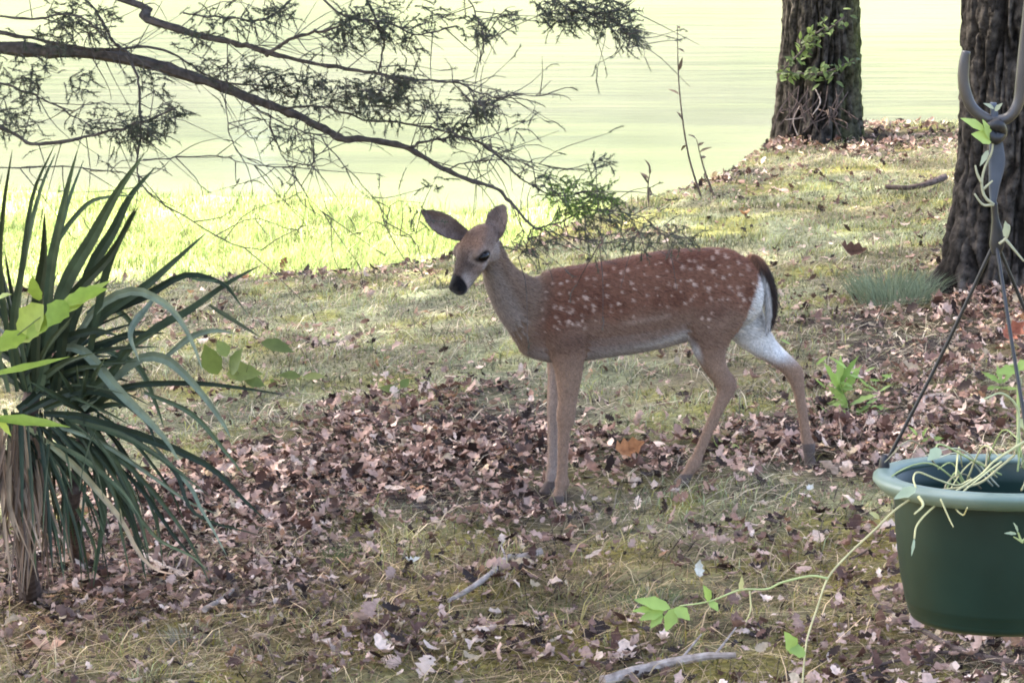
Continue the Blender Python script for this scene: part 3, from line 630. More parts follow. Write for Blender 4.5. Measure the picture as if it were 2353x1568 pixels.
# join into one continuous skin
me = bpy.data.meshes.new('raw'); me.from_pydata([tuple(map(float, q_)) for q_ in dV], [], dF); me.update()
tmp = bpy.data.objects.new('raw', me); COL.objects.link(tmp)
rm = tmp.modifiers.new('r', 'REMESH'); rm.mode = 'VOXEL'; rm.voxel_size = .0034; rm.use_smooth_shade = True
sm = tmp.modifiers.new('s', 'SMOOTH'); sm.factor = .5; sm.iterations = 9
dg = bpy.context.evaluated_depsgraph_get(); ev = tmp.evaluated_get(dg); m2 = bpy.data.meshes.new_from_object(ev)
nv = len(m2.vertices); DV = np.empty(nv * 3, np.float32); m2.vertices.foreach_get('co', DV); DV = DV.reshape(-1, 3).astype(float)
NV = np.empty(nv * 3, np.float32); m2.vertices.foreach_get('normal', NV); NV = NV.reshape(-1, 3).astype(float)
bpy.data.objects.remove(tmp)
kd = kdtree.KDTree(len(dV))
for i, q_ in enumerate(dV): kd.insert(Vector(q_), i)
kd.balance(); pid = np.array([dP[kd.find(Vector(q_))[1]] for q_ in DV])
# coat pattern laid out along the body: side-on pixel coordinates of the fawn itself
def side_uv(p):
    y0 = DY0 + (p[:, 0] * 0); a = np.array([.977, .21, 0]); o_ = D(1290, 784)
    s_ = (p - o_) @ a; return 1290 + s_ * PXM * 1.0, 784 - (p[:, 2] - o_[2]) * PXM * 1.005
su, sv = side_uv(DV)
hx = (DV - HO) @ HF; hy = (DV - HO) @ HL; hz_ = (DV - HO) @ HU
def col_mix(C_, c, t): return C_ + (np.asarray(c) - C_) * np.clip(t, 0, 1)[:, None]
RED, TAN, GREY, WHITE, DARK = (.175, .082, .052), (.26, .165, .112), (.175, .118, .086), (.58, .55, .52), (.02, .015, .013)
C_ = np.tile(np.array(RED), (nv, 1))
body = np.isin(pid, (0, 2, 4, 5, 1, 3)); nz_ = fbm(su, sv, .02)
top = np.interp(su, [1190, 1300, 1480, 1660, 1740], [640, 612, 582, 566, 610])
C_ = col_mix(C_, (.115, .048, .03), sstep(.46, .68, fbm(su, sv, .022, 4)) * .75 * sstep(190, 120, sv - top))
C_ = col_mix(C_, (.13, .05, .032), sstep(40, 5, sv - top) * .5)
C_ = col_mix(C_, (.2, .125, .088), sstep(100, 155, sv - top + (nz_ - .5) * 40) * .85)          # flank fades to tan
bel = np.interp(su, [1200, 1260, 1350, 1450, 1560, 1620], [830, 835, 810, 792, 758, 760])
C_ = col_mix(C_, WHITE, sstep(-10, 14, sv - bel) * np.isin(pid, (0,)) * sstep(1330, 1370, su) * .85)
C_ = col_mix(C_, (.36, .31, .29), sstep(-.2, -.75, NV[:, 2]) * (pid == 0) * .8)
C_ = col_mix(C_, GREY, sstep(1262, 1205, su + (sv - 700) * .25) * body)                       # neck and breast grey-brown
C_ = col_mix(C_, (.34, .30, .28), sstep(1200, 1165, su - (sv - 700) * .55) * (pid == 1) * .5)
legs = np.isin(pid, (2, 3, 4, 5))
C_ = col_mix(C_, TAN, sstep(790, 860, sv) * legs * .9)
C_ = col_mix(C_, (.2, .125, .09), np.exp(-((sv - 880) / 60) ** 2) * (pid == 4) * sstep(1640, 1690, su) * .7)
lv = (DV @ np.array([-.21, .977, 0])); lc = D(1290, 700) @ np.array([-.21, .977, 0])
inner = np.where(np.isin(pid, (3, 5)), sstep(.05, .035, lv - lc), np.where(np.isin(pid, (2, 4)), sstep(-.05, -.035, lv - lc), 0))
C_ = col_mix(C_, (.44, .41, .39), inner * (pid == 5) * sstep(880, 800, sv) * .85)
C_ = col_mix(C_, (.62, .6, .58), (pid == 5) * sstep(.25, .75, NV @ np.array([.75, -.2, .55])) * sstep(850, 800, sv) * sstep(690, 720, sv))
C_ = col_mix(C_, (.36, .31, .28), inner * np.isin(pid, (2, 3, 4)) * .5)
thr = np.interp(sv, [600, 640, 700, 760, 800, 860], [1760, 1742, 1722, 1702, 1690, 1690])      # hind edge of the thigh goes white
C_ = col_mix(C_, WHITE, sstep(0, 14, su - thr) * np.isin(pid, (0, 4, 5)) * sstep(620, 665, sv) * sstep(880, 820, sv))
C_ = col_mix(C_, (.66, .64, .62), np.exp(-(((su - 1822) / 20) ** 2 + ((sv - 838) / 15) ** 2)) * (pid == 5))
fl = np.interp(su, [1560, 1600, 1640], [745, 790, 870]); C_ = col_mix(C_, (.5, .47, .45), sstep(-4, 24, sv - fl) * (pid == 4) * sstep(1622, 1596, su) * sstep(870, 800, sv) * .8)
ta = pid == 6
C_[ta] = (.034, .022, .018); C_ = col_mix(C_, (.16, .08, .05), ta * sstep(640, 600, sv)); C_ = col_mix(C_, WHITE, ta * sstep(.1, .5, NV @ np.array([-.85, -.2, -.45])) * sstep(625, 665, sv))
hoof = legs * np.where(pid == 2, sstep(1136, 1140, sv), np.where(pid == 3, sstep(1119, 1123, sv), np.where(pid == 4, sstep(1098, 1102, sv), sstep(1058, 1062, sv))))
C_ = col_mix(C_, (.11, .08, .065), hoof)
# head
hd = pid == 7
hc = np.tile(np.array((.185, .13, .105)), (nv, 1))
hc = col_mix(hc, (.22, .13, .09), sstep(.02, .045, hz_) * sstep(.1, .05, hx))
hc = col_mix(hc, (.085, .06, .05), sstep(.004, .018, hz_ + .16 * (hx - .08)) * sstep(.07, .11, hx))          # dark bridge of the nose
hc = col_mix(hc, (.30, .25, .22), sstep(.0, -.02, hz_ + .1 * (hx - .08)) * .6)                                 # pale cheek and chin
hc = col_mix(hc, (.4, .35, .32), np.exp(-((hx - .144) / .015) ** 2) * sstep(.012, .026, np.abs(hy)) * .55)      # white muzzle ring
hc = col_mix(hc, (.3, .17, .11), np.exp(-(((hx - .045) / .018) ** 2 + ((np.abs(hy) - .03) / .012) ** 2)) * sstep(.018, .03, hz_) * .7)
hc = col_mix(hc, (.1, .068, .055), np.exp(-((hx - .03) / .02) ** 2) * sstep(.03, .045, hz_) * np.exp(-((hy) / .016) ** 2) * .6)
e1 = (hx - .068) * .85 + (hz_ - .007) * .53; e2 = (hz_ - .007) * .85 - (hx - .068) * .53
dist_e = np.sqrt((e1 / .025) ** 2 + (e2 / .0155) ** 2)
hc = col_mix(hc, (.38, .3, .25), np.exp(-((dist_e - 1.4) / .28) ** 2) * (np.abs(hy) > .022) * .3)              # ring round the eye
hc = col_mix(hc, (.03, .022, .02), sstep(1.2, .95, dist_e) * (np.abs(hy) > .022))
hc = col_mix(hc, (.004, .0035, .004), sstep(.155, .162, hx + .3 * (hz_ + .018)) * sstep(-.046, -.038, hz_))      # black nose
hc = col_mix(hc, (.03, .02, .02), np.exp(-((hz_ + .031 - .0 * hx) / .0022) ** 2) * sstep(.115, .13, hx))        # mouth line
C_ = np.where(hd[:, None], hc, C_)
for e_, ov in ((8, np.array([-.2, -.85, .1])), (9, np.array([-.5, -.85, .1]))):
    m_ = pid == e_; ins = sstep(.0, .5, NV @ (ov / np.linalg.norm(ov)))
    ec = col_mix(np.tile(np.array((.12, .085, .07)), (nv, 1)), (.22, .165, .145), ins)
    ec = col_mix(ec, (.09, .06, .05), ins * sstep(.5, .62, fbm(su * 1.0, sv, .05)) * .5)
    C_ = np.where(m_[:, None], ec, C_)
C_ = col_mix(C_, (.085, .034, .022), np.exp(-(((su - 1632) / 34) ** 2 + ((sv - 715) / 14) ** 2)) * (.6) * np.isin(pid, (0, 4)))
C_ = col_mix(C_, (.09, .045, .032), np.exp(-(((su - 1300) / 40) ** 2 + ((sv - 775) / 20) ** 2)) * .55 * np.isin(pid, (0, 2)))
# spots: rows along the back, scattered on shoulder and haunch
q = random.Random(23); SP = []
for row, (o1, o2) in enumerate(((16, 20), (46, 40), (70, 62), (94, 86), (120, 108))):
    for u in np.arange(1235, 1735, 20 if row < 1 else 29):
        t_ = np.interp(u, [1190, 1300, 1480, 1660, 1740], [640, 612, 582, 566, 610]); SP.append((u + q.uniform(-7, 7), t_ + (o1 + o2) / 2 + q.gauss(2, 5), q.uniform(2.4, 5.2)))
for _ in range(16): SP.append((q.gauss(1640, 46), q.gauss(668, 34), q.uniform(3, 5.5)))
for _ in range(12): SP.append((q.gauss(1300, 26), q.gauss(712, 26), q.uniform(2.6, 4.6)))
for u, v in ((1258, 690), (1272, 694), (1298, 700), (1330, 672), (1345, 690), (1288, 725), (1310, 730), (1325, 742), (1560, 610), (1598, 612), (1632, 622), (1655, 636), (1585, 650), (1620, 660), (1668, 590), (1540, 650), (1720, 615), (1690, 660), (1705, 690)): SP.append((u, v, 5.6))
ok = np.isin(pid, (0, 2, 4)); amt = np.zeros(nv)
for u, v, r_ in SP:
    dd = np.hypot((su - u), (sv - v) * .85); amt = np.maximum(amt, sstep(r_ * 1.2, r_ * .3, dd) * q.uniform(.3, 1))
C_ = col_mix(C_, (.52, .37, .29), amt * ok * sstep(770, 740, sv) * sstep(1205, 1240, su))
strk = np.exp(-((sv - (735 - (su - 1400) * .13)) / 6) ** 2) * sstep(1400, 1440, su) * sstep(1535, 1520, su); C_ = col_mix(C_, (.42, .31, .25), strk * (pid == 0) * .3 * (.3 + 1.2 * fbm(su, sv, .05)))
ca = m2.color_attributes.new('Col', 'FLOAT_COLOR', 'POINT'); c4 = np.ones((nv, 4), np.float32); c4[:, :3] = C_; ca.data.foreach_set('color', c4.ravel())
fb = np.array([D(1500, 1110)[0], D(1500, 1110)[1], float(ground(*D(1500, 1110)[:2]))])
fawn = thing('fawn', 'spotted reddish brown fawn walking left across the leaf litter', 'deer', fb)
m2.materials.clear(); m2.materials.append(M_skin); m2.transform(__import__('mathutils').Matrix.Translation(-Vector(fb)))
bo = bpy.data.objects.new('body', m2); COL.objects.link(bo); bo.parent = fawn; m2.polygons.foreach_set('use_smooth', np.ones(len(m2.polygons), bool))
# short hair lying back along the coat
rf = np.random.default_rng(8); bad = (hoof > .3) | (hd & (hx > .152)) | (hd & (dist_e < 1.15) & (np.abs(hy) > .02)); idx = rf.choice(np.nonzero(~bad)[0], 90000)
root = DV[idx]; nn = NV[idx]; comb = np.tile(np.array([.9, .2, -.45]), (len(idx), 1)); lg = np.isin(pid[idx], (2, 3, 4, 5)) & (sv[idx] > 800); comb[lg] = (.1, 0, -1)
hh = pid[idx] == 7; comb[hh] = -HF; er = np.isin(pid[idx], (8, 9)); comb[er] = HU + .3 * nn[er]; tl = pid[idx] == 6; comb[tl] = (.1, 0, -1)
comb = comb - nn * np.sum(comb * nn, 1)[:, None]; comb /= np.linalg.norm(comb, axis=1)[:, None] + 1e-9
Lh = np.where(lg | hh, .005, np.where(er, .005, np.where(tl, .018, .011))) * (.6 + .8 * rf.random(len(idx)))
dirh = comb + nn * .38 + rf.normal(size=(len(idx), 3)) * .14; dirh /= np.linalg.norm(dirh, axis=1)[:, None]
sd_ = np.cross(dirh, nn); sd_ /= np.linalg.norm(sd_, axis=1)[:, None] + 1e-9; wv = .0009
HV = np.stack([root - sd_ * wv, root + sd_ * wv, root + dirh * Lh[:, None]], 1).reshape(-1, 3); hcol = np.repeat(C_[idx] * (.5 + 1.0 * rf.random(len(idx)))[:, None], 3, 0)
tag(part('fur', HV, np.arange(len(HV)).reshape(-1, 3), M_fur, fawn, hcol))
for s in (-1, 1):
    c0 = Hd(.068, s * .048, .007); V = []; F = []
    for i in range(11):
        for k in range(16):
            a = math.pi * i / 10; b_ = 2 * math.pi * k / 16; V.append(c0 + (HF * .85 + HU * .53) * .0195 * math.sin(a) * math.cos(b_) + HL * .0115 * math.sin(a) * math.sin(b_) + (HU * .85 - HF * .53) * .0125 * math.cos(a))
    for i in range(10):
        for k in range(16): F.append((i * 16 + k, i * 16 + (k + 1) % 16, (i + 1) * 16 + (k + 1) % 16, (i + 1) * 16 + k))
    part('eye', V, F, M_eye, fawn, smooth=True)

# ------------------------------------------------------------------ yucca
YY = 7.9; YPX = YY / FOC * 1.015
ybase = G(70, 1372); yucca = thing('yucca_plant', 'spiky yucca with long grey green sword leaves and a skirt of dead leaves', 'yucca', ybase)
def sword(pl, w, depth, c0, c1, name='leaf', keel=.22):
    """a sword leaf: pixels (u, v), greatest width px, depth offset base and tip"""
    k = np.linspace(0, 1, len(pl)); pp = np.array([P(u, v, YY + depth[0] + (depth[1] - depth[0]) * t) for (u, v), t in zip(pl, k)]); n = 16; pp = catmull(pp, n)
    T = np.gradient(pp, axis=0); T /= np.linalg.norm(T, axis=1)[:, None]; V = []; C_ = []; tw_ = random.uniform(-.5, .5)
    for i in range(n):
        t = i / (n - 1); wd = w * .8 * YPX * .5 * (min(1, .55 + t * 1.6) * (1 - max(0, t - .35) / .65) ** .75 if t < 1 else 0) + .0006
        view = np.array([0, -1, .18 + tw_ * t * .6]) + np.array([tw_, 0, 0]); s_ = np.cross(T[i], view); s_ /= np.linalg.norm(s_); nn_ = np.cross(s_, T[i])
        if nn_[1] > 0: nn_ = -nn_
        V += [pp[i] - s_ * wd - nn_ * -.0, pp[i] + nn_ * -wd * keel * 2, pp[i] + s_ * wd, pp[i] + nn_ * -(wd * keel * 2 + .0012)]
        c = np.array(c0) * (1 - t) + np.array(c1) * t; C_ += [c, c * 1.15, c, c * .8]
    F = []
    for i in range(n - 1):
        a = i * 4; F += [(a, a + 1, a + 5, a + 4), (a + 1, a + 2, a + 6, a + 5), (a + 2, a + 3, a + 7, a + 6), (a + 3, a, a + 4, a + 7)]
    return part(name, V, F, M_yucca, yucca, np.array(C_), False)
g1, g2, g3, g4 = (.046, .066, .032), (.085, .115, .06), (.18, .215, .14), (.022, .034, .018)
KEY = [
 ([(60, 900), (30, 760), (50, 620), (75, 450), (125, 335)], 20, g1), ([(70, 900), (40, 720), (62, 560), (95, 430), (128, 352)], 20, g2), ([(80, 880), (85, 700), (100, 590), (102, 490)], 36, g4),
 ([(100, 880), (112, 650), (130, 540), (155, 430), (178, 345)], 26, g2), ([(110, 880), (118, 640), (152, 480), (192, 368)], 18, g2), ([(90, 900), (140, 680), (215, 540), (270, 440), (332, 352)], 40, g2),
 ([(120, 900), (200, 640), (260, 530), (300, 450), (358, 383)], 32, g1), ([(130, 900), (160, 700), (250, 590), (318, 475)], 34, g4), ([(190, 900), (240, 640), (285, 530), (310, 478)], 22, g1),
 ([(60, 820), (110, 600), (190, 478), (250, 452), (305, 450)], 14, g2), ([(80, 900), (230, 730), (330, 660), (400, 600), (472, 536)], 28, g1), ([(60, 900), (200, 745), (330, 682), (425, 632), (505, 648), (545, 690)], 24, g4),
 ([(120, 930), (350, 760), (430, 715), (520, 652), (597, 610)], 24, g1), ([(150, 820), (220, 710), (300, 668), (365, 689), (410, 730), (444, 791), (465, 850)], 24, g3), ([(190, 940), (310, 830), (370, 822), (410, 847), (462, 902), (510, 968), (530, 1006)], 28, g3),
 ([(120, 800), (190, 805), (266, 891), (325, 950), (377, 1005), (412, 1060)], 30, g3), ([(100, 950), (180, 955), (240, 976), (333, 1005), (418, 1039), (492, 1079), (555, 1142), (616, 1200)], 28, g4), ([(230, 800), (314, 839), (355, 920), (376, 980)], 18, g2),
 ([(180, 930), (296, 887), (444, 880), (555, 891), (650, 906)], 16, g4), ([(70, 980), (95, 1030), (122, 1079), (166, 1146), (207, 1227), (220, 1272), (210, 1325)], 15, g2), ([(150, 960), (215, 1040), (232, 1109), (238, 1183), (228, 1253), (214, 1348)], 26, g1),
 ([(160, 950), (222, 1000), (266, 1065), (303, 1135), (325, 1198), (342, 1270)], 25, g2), ([(10, 940), (22, 976), (48, 1050), (67, 1142), (78, 1235), (82, 1312)], 22, g2), ([(280, 1050), (340, 1120), (362, 1198), (374, 1300)], 10, g2),
 ([(340, 1010), (433, 1113), (458, 1161), (488, 1213), (520, 1274)], 11, g3), ([(250, 1100), (330, 1200), (370, 1242), (444, 1279), (479, 1313)], 11, g2), ([(380, 820), (437, 775), (491, 759), (541, 766)], 18, g3), ([(440, 640), (513, 651), (545, 690), (572, 726)], 9, g2), ([(480, 700), (539, 737), (598, 774)], 12, g1),
 ([(40, 900), (0, 640), (8, 480), (28, 345)], 18, g1), ([(20, 900), (-30, 700), (-30, 540), (5, 400)], 22, g2), ([(60, 930), (180, 830), (290, 770), (380, 765)], 30, g4), ([(40, 940), (150, 860), (260, 830), (340, 850)], 30, g4), ([(100, 940), (230, 880), (300, 800), (360, 760)], 26, g1), ([(30, 960), (160, 900), (250, 905), (330, 960), (360, 1020)], 26, g4), ([(40, 870), (130, 790), (210, 760), (270, 770)], 30, g4), ([(150, 960), (280, 1000), (380, 1060), (470, 1130)], 18, g1), ([(100, 970), (220, 1010), (330, 1080), (430, 1150), (500, 1180)], 14, g3), ([(120, 980), (200, 1040), (260, 1130), (280, 1230), (300, 1320)], 16, g1), ([(40, 980), (90, 1080), (110, 1200), (120, 1300)], 18, g4), ([(260, 1060), (330, 1130), (400, 1230), (470, 1310)], 13, g4), ([(300, 1000), (400, 1080), (450, 1180), (600, 1230)], 12, g4),
 ([(350, 690), (300, 760), (320, 830)], 18, g3), ([(200, 720), (240, 700), (300, 740), (310, 810)], 20, g2), ([(330, 900), (440, 950), (520, 1040), (560, 1090)], 14, g2)]
random.seed(3)
for k, (pl, w_, c) in enumerate(KEY):
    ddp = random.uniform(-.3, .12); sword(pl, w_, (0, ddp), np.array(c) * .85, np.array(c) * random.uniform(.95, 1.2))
for k in range(70):     # fan of inner leaves out of the two hearts
    hu, hv = ((60, 900), (196, 945), (90, 860))[k % 3]; a = random.uniform(-.35, 2.9); L_ = random.uniform(110, 300)
    if k % 3 == 1: L_ *= .55
    tip = (hu + L_ * math.cos(a), hv - L_ * math.sin(a)); mid = (hu + L_ * .55 * math.cos(a + .08), hv - L_ * .55 * math.sin(a + .08) - 8)
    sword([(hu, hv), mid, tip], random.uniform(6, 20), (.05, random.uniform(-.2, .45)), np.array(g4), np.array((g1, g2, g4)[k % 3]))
for k in range(70):     # drooping outer leaves down to the ground
    hu = random.uniform(20, 230); hv = random.uniform(930, 1010); eu = hu + random.uniform(-40, 330) * (.4 + hu / 330); ev_ = random.uniform(1120, 1350)
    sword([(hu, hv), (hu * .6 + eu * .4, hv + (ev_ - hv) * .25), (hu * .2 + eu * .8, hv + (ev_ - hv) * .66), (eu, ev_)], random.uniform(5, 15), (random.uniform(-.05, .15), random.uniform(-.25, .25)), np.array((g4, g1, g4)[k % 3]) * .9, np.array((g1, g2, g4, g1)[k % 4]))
tanA, tanB = (.3, .21, .13), (.42, .31, .22)
sword([(60, 980), (92, 1002), (174, 1072), (237, 1142), (281, 1198), (322, 1275), (362, 1309), (400, 1317)], 17, (0, -.15), (.16, .2, .09), (.55, .37, .25), 'dead_leaf')
for k in range(60):     # skirt of dead leaves round the stem
    u0 = random.uniform(-40, 120); u1 = u0 * .8 + random.uniform(-60, 90) + 10; v1 = random.uniform(1200, 1395)
    c = random.choice((tanA, tanB, (.2, .13, .085), (.12, .08, .055), (.25, .18, .12)))
    sword([(u0 * .6 + 15, random.uniform(960, 1060)), ((u0 + u1) / 2 + random.uniform(-10, 10), 1160), (u1, v1)], random.uniform(5, 15), (random.uniform(-.04, .06), random.uniform(-.14, .12)), np.array(c) * .8, c, 'dead_leaf')
part('stem', *tube([ybase - np.array([0, -.02, .05]), P(55, 1200, YY + .06), P(60, 1000, YY + .05), P(75, 900, YY + .05)], [.03, .026, .026, .02], 12, 14, .15), M_darkstick, yucca)
part('stem', *tube([G(170, 1300) + np.array([0, .12, -.03]), P(165, 1180, YY + .12), P(185, 1050, YY + .08), P(196, 950, YY + .05)], [.02, .018, .016, .012], 12, 14, .15), M_darkstick, yucca)

# ------------------------------------------------------------------ leafy sapling in front of the yucca (sunlit lime leaves)
def leaves_thing(name, label, cat, base, leaves, stems, lc, Y0, group=None, stemr=.003, mat=M_leaf, lob=0.0):
    """leaves: (u0, v0, u1, v1, width px); stems: pixel polylines, at depth Y0"""
    th = thing(name, label, cat, base, group)
    for pl in stems: part('stem', *tube([base if q_ is None else P(q_[0], q_[1], Y0) for q_ in pl], np.linspace(stemr, stemr * .5, len(pl)), 5, 12), M_vine, th, np.tile((.14, .17, .06), (12 * 5, 1)))
    for k, (u0, v0, u1, v1, w_) in enumerate(leaves):
        a = P(u0, v0, Y0); b_ = P(u1, v1, Y0 + random.uniform(-.06, .06)); d = b_ - a; L_ = np.linalg.norm(d)
        V, F = leaf_blade(a, d, np.array([random.uniform(-.4, .4), -.65, .75]), L_, w_ * Y0 / FOC, random.uniform(-.1, .2), 7, lob, k)
        c = np.array(lc[k % len(lc)]) * random.uniform(.85, 1.15); part('leaf', V, F, mat, th, np.tile(c, (len(V), 1)), True)
    return th
lime = [(.30, .40, .06), (.34, .42, .08), (.26, .36, .05)]
sb = np.array([-1.42, 7.3, float(ground(-1.42, 7.3))])
leaves_thing('sapling', 'young sapling with bright lime leaves in front of the yucca', 'sapling', sb,
    [(60, 770, -20, 800, 70), (100, 700, 40, 790, 90), (150, 690, 110, 750, 60), (90, 690, 70, 640, 40), (110, 735, 250, 640, 48), (150, 700, 240, 655, 55), (60, 780, 140, 700, 55), (-10, 690, 20, 670, 24), (-30, 862, 165, 826, 24), (-30, 962, 165, 966, 34), (-10, 950, 20, 1000, 24)],
    [[None, (-60, 1100), (-50, 900), (20, 790), (110, 715)], [(-50, 900), (-30, 862), (10, 856)], [(-55, 1000), (-30, 962)]], lime, 7.25, lob=.18)

# ------------------------------------------------------------------ seedlings, weeds and grass tufts on the slope
olive = [(.13, .17, .04), (.16, .2, .05), (.11, .15, .04)]; bright = [(.24, .36, .08), (.28, .4, .1), (.2, .32, .07)]
def seedling(label, u, v, lv, sts, lc, group=None, lob=0.0):
    p = G(u, v); return leaves_thing('seedling', label, 'seedling', p, lv, sts, lc, p[1] - .02, group, .002, M_leaf, lob)
seedling('broad leaved olive seedling under the yucca leaf tips', 560, 900, [(500, 860, 470, 790, 55), (520, 860, 600, 850, 60), (530, 860, 560, 800, 50), (560, 870, 610, 885, 40), (520, 820, 500, 780, 40), (600, 785, 675, 805, 40)], [[None, (550, 860), (520, 830)], [None, (570, 840), (600, 790)]], olive, lob=.15)
seedling('low olive seedling with flat leaves right of the yucca', 690, 885, [(690, 865, 640, 860, 26), (695, 865, 750, 868, 26), (620, 870, 640, 905, 24)], [[None, (692, 868)]], olive)
seedling('small olive seedling alone on the mossy slope', 930, 925, [(920, 900, 870, 885, 26), (925, 905, 965, 925, 26), (920, 890, 940, 870, 22)], [[None, (922, 903)]], olive)
seedling('bright green ferny weed behind the far hind leg', 1960, 960, [(1930, 900, 1890, 830, 30), (1930, 900, 1930, 815, 28), (1935, 905, 1980, 840, 24), (1950, 930, 1895, 920, 30), (1955, 930, 2010, 900, 24), (1960, 945, 2040, 930, 24), (1960, 950, 2060, 960, 24), (1950, 930, 1900, 880, 24), (1930, 880, 1965, 820, 18), (1990, 950, 2030, 980, 22)] + [(lambda a, b_, c: (a, b_, a + c * 26, b_ - random.uniform(-6, 24), random.uniform(7, 13)))(random.gauss(1955, 38), random.gauss(900, 42), random.choice((-1, 1))) for _ in range(46)], [[None, (1950, 930), (1930, 880)], [None, (1975, 945), (2010, 940)]], bright, lob=.35)
seedling('pale green feathery weed right of the basket wire', 2290, 905, [(2300, 880, 2255, 850, 16), (2300, 880, 2290, 835, 14), (2302, 880, 2330, 850, 16), (2300, 890, 2250, 890, 14), (2300, 890, 2340, 895, 14)], [[None, (2300, 885)]], bright, lob=.35)
seedling('yellow green weed just behind the basket rim', 2120, 1025, [(2110, 1010, 2070, 1000, 20), (2115, 1010, 2130, 980, 16), (2115, 1012, 2170, 1005, 20), (2112, 1008, 2090, 978, 16)], [[None, (2113, 1012)]], bright, lob=.3)
seedling('tiny green seedling right of the near hind hoof', 1670, 1040, [(1660, 1028, 1640, 1008, 22), (1665, 1030, 1700, 1030, 26), (1662, 1028, 1680, 1005, 18)], [[None, (1663, 1029)]], bright)
seedling('tiny grey green seedling behind the orange leaf', 1505, 1045, [(1500, 1040, 1480, 1028, 20), (1503, 1040, 1530, 1035, 22)], [[None, (1502, 1041)]], olive)
def tuft(label, u, v, n, hpx, spread, cols, wpx=4):
    p = G(u, v); s_ = p[1] / FOC; th = thing('grass_tuft', label, 'grass', p); V = []; F = []; C_ = []
    for k in range(n):
        a = random.uniform(0, 6.28); rr_ = spread * s_ * math.sqrt(random.random()); b_ = p + np.array([rr_ * math.cos(a), rr_ * math.sin(a) * 1.2, -.005]); h = hpx * s_ * random.uniform(.4, 1)
        d = np.array([math.cos(a) * .7 + random.gauss(0, .3), random.gauss(0, .4), 1.3]); d /= np.linalg.norm(d); s2 = np.array([1, random.uniform(-.5, .5), 0]) * wpx * s_ * .5; m = b_ + d * h * .6; t_ = b_ + d * h + np.array([d[0], d[1], -.2]) * h * .4
        o = len(V); V += [b_ - s2, b_ + s2, m - s2 * .7, m + s2 * .7, t_]; F += [(o, o + 1, o + 3, o + 2), (o + 2, o + 3, o + 4)]; C_ += [np.array(random.choice(cols)) * random.uniform(.8, 1.2)] * 5
    part('blades', V, F, M_grass, th, np.array(C_)); return th
tuft('soft blue green grass tuft beside the foot of the basket oak', 2055, 690, 700, 100, 95, [(.17, .21, .13), (.2, .24, .15), (.14, .18, .11)], 2.2)
tuft('sparse dry grass tuft on the slope below the yucca', 430, 1470, 120, 55, 60, [(.35, .3, .18), (.22, .23, .11), (.3, .27, .2)], 3)
tuft('dark green grass tuft left of the bent stick', 800, 1290, 160, 50, 60, [(.1, .13, .05), (.14, .17, .07)], 3)
tuft('green grass tuft right of the bent stick', 1500, 1390, 160, 50, 70, [(.13, .17, .07), (.17, .2, .09), (.3, .26, .18)], 3)
tuft('dense green moss tuft at the bottom right of the bent stick', 1270, 1420, 160, 36, 70, [(.12, .15, .05), (.16, .18, .07)], 3)
dryc = [(.3, .26, .14), (.22, .24, .1), (.36, .3, .2), (.16, .18, .07)]
tuft('ragged dry grass on the bank edge above the yucca tips', 560, 640, 90, 60, 90, dryc, 3)
tuft('ragged dry grass on the bank edge left of the muzzle', 840, 612, 90, 45, 100, dryc, 3)
tuft('ragged dry grass on the bank edge below the cedar spray', 1470, 480, 70, 45, 70, dryc, 3)
for lab, pl in (('tall thin dry weed stalk on the bank right of the fawn', [(1612, 452), (1580, 350), (1560, 200), (1556, 60)]), ('leaning dry weed stalk left of the bank oak', [(1640, 446), (1615, 380), (1600, 320)]), ('short dark dry weed on the bank edge', [(1492, 470), (1488, 435), (1494, 390)])):
    g0 = G(pl[0][0], pl[0][1] + 6); th = thing('dry_weed', lab, 'weed', g0); pp = [g0] + [P(u, v, g0[1] + .02) for u, v in pl[1:]]
    part('stalk', *tube(pp, np.linspace(.006, .002, len(pp)), 5, 14), M_darkstick, th)
    for s_ in catmull(pp, 9)[3:]:
        V, F = leaf_blade(s_, rvec(q, .5), np.array([.3, -.5, .8]), random.uniform(.03, .07), .018, .3, 4); part('leaf', V, F, M_litter, th, np.tile((.12, .085, .06), (len(V), 1)))

# ------------------------------------------------------------------ sticks, a log and single conspicuous leaves
def stick(name, label, cat, pl, r_, mat, lift=.015, side=None):
    pp = [G(u, v) + np.array([0, 0, lift + random.uniform(0, .012)]) for u, v in pl]; rr_ = np.interp(np.linspace(0, 1, len(pl)), [0, 1], r_)
    th = thing(name, label, cat, pp[0]); part('shaft', *tube(pp, rr_, 8, len(pl) * 5, .2), mat, th)
    if side:
        for a, b_ in side: part('side_twig', *tube([G(*a) + np.array([0, 0, lift]), G(*b_) + np.array([0, 0, lift + .03])], [.004, .002], 5, 6), mat, th)
stick('stick', 'pale bent stick lying on the grass in the centre foreground', 'stick', [(1030, 1400), (1075, 1380), (1130, 1335), (1165, 1306), (1200, 1300), (1242, 1284)], (.006, .011), M_stick, .02, [((1165, 1306), (1150, 1292))])
stick('stick', 'dark stick on the bright slope left of the basket oak', 'stick', [(2035, 445), (2090, 443), (2140, 432), (2170, 418)], (.012, .016), M_darkstick, .02)
stick('log', 'pale peeling log lying at the bottom edge below the trailing vine', 'log', [(1385, 1580), (1450, 1558), (1530, 1540), (1620, 1528), (1690, 1522)], (.017, .007), M_stick, .01, [((1560, 1530), (1610, 1495)), ((1640, 1515), (1690, 1480))])
stick('stick', 'thin dark twig on the ground under the hanging basket', 'stick', [(2010, 1410), (2100, 1460), (2190, 1515), (2260, 1535), (2360, 1550)], (.006, .008), M_darkstick, .02)
stick('stick', 'thin curved dark twig along the bottom right edge', 'stick', [(1960, 1560), (2050, 1535), (2160, 1522), (2300, 1532)], (.004, .004), M_darkstick, .015)
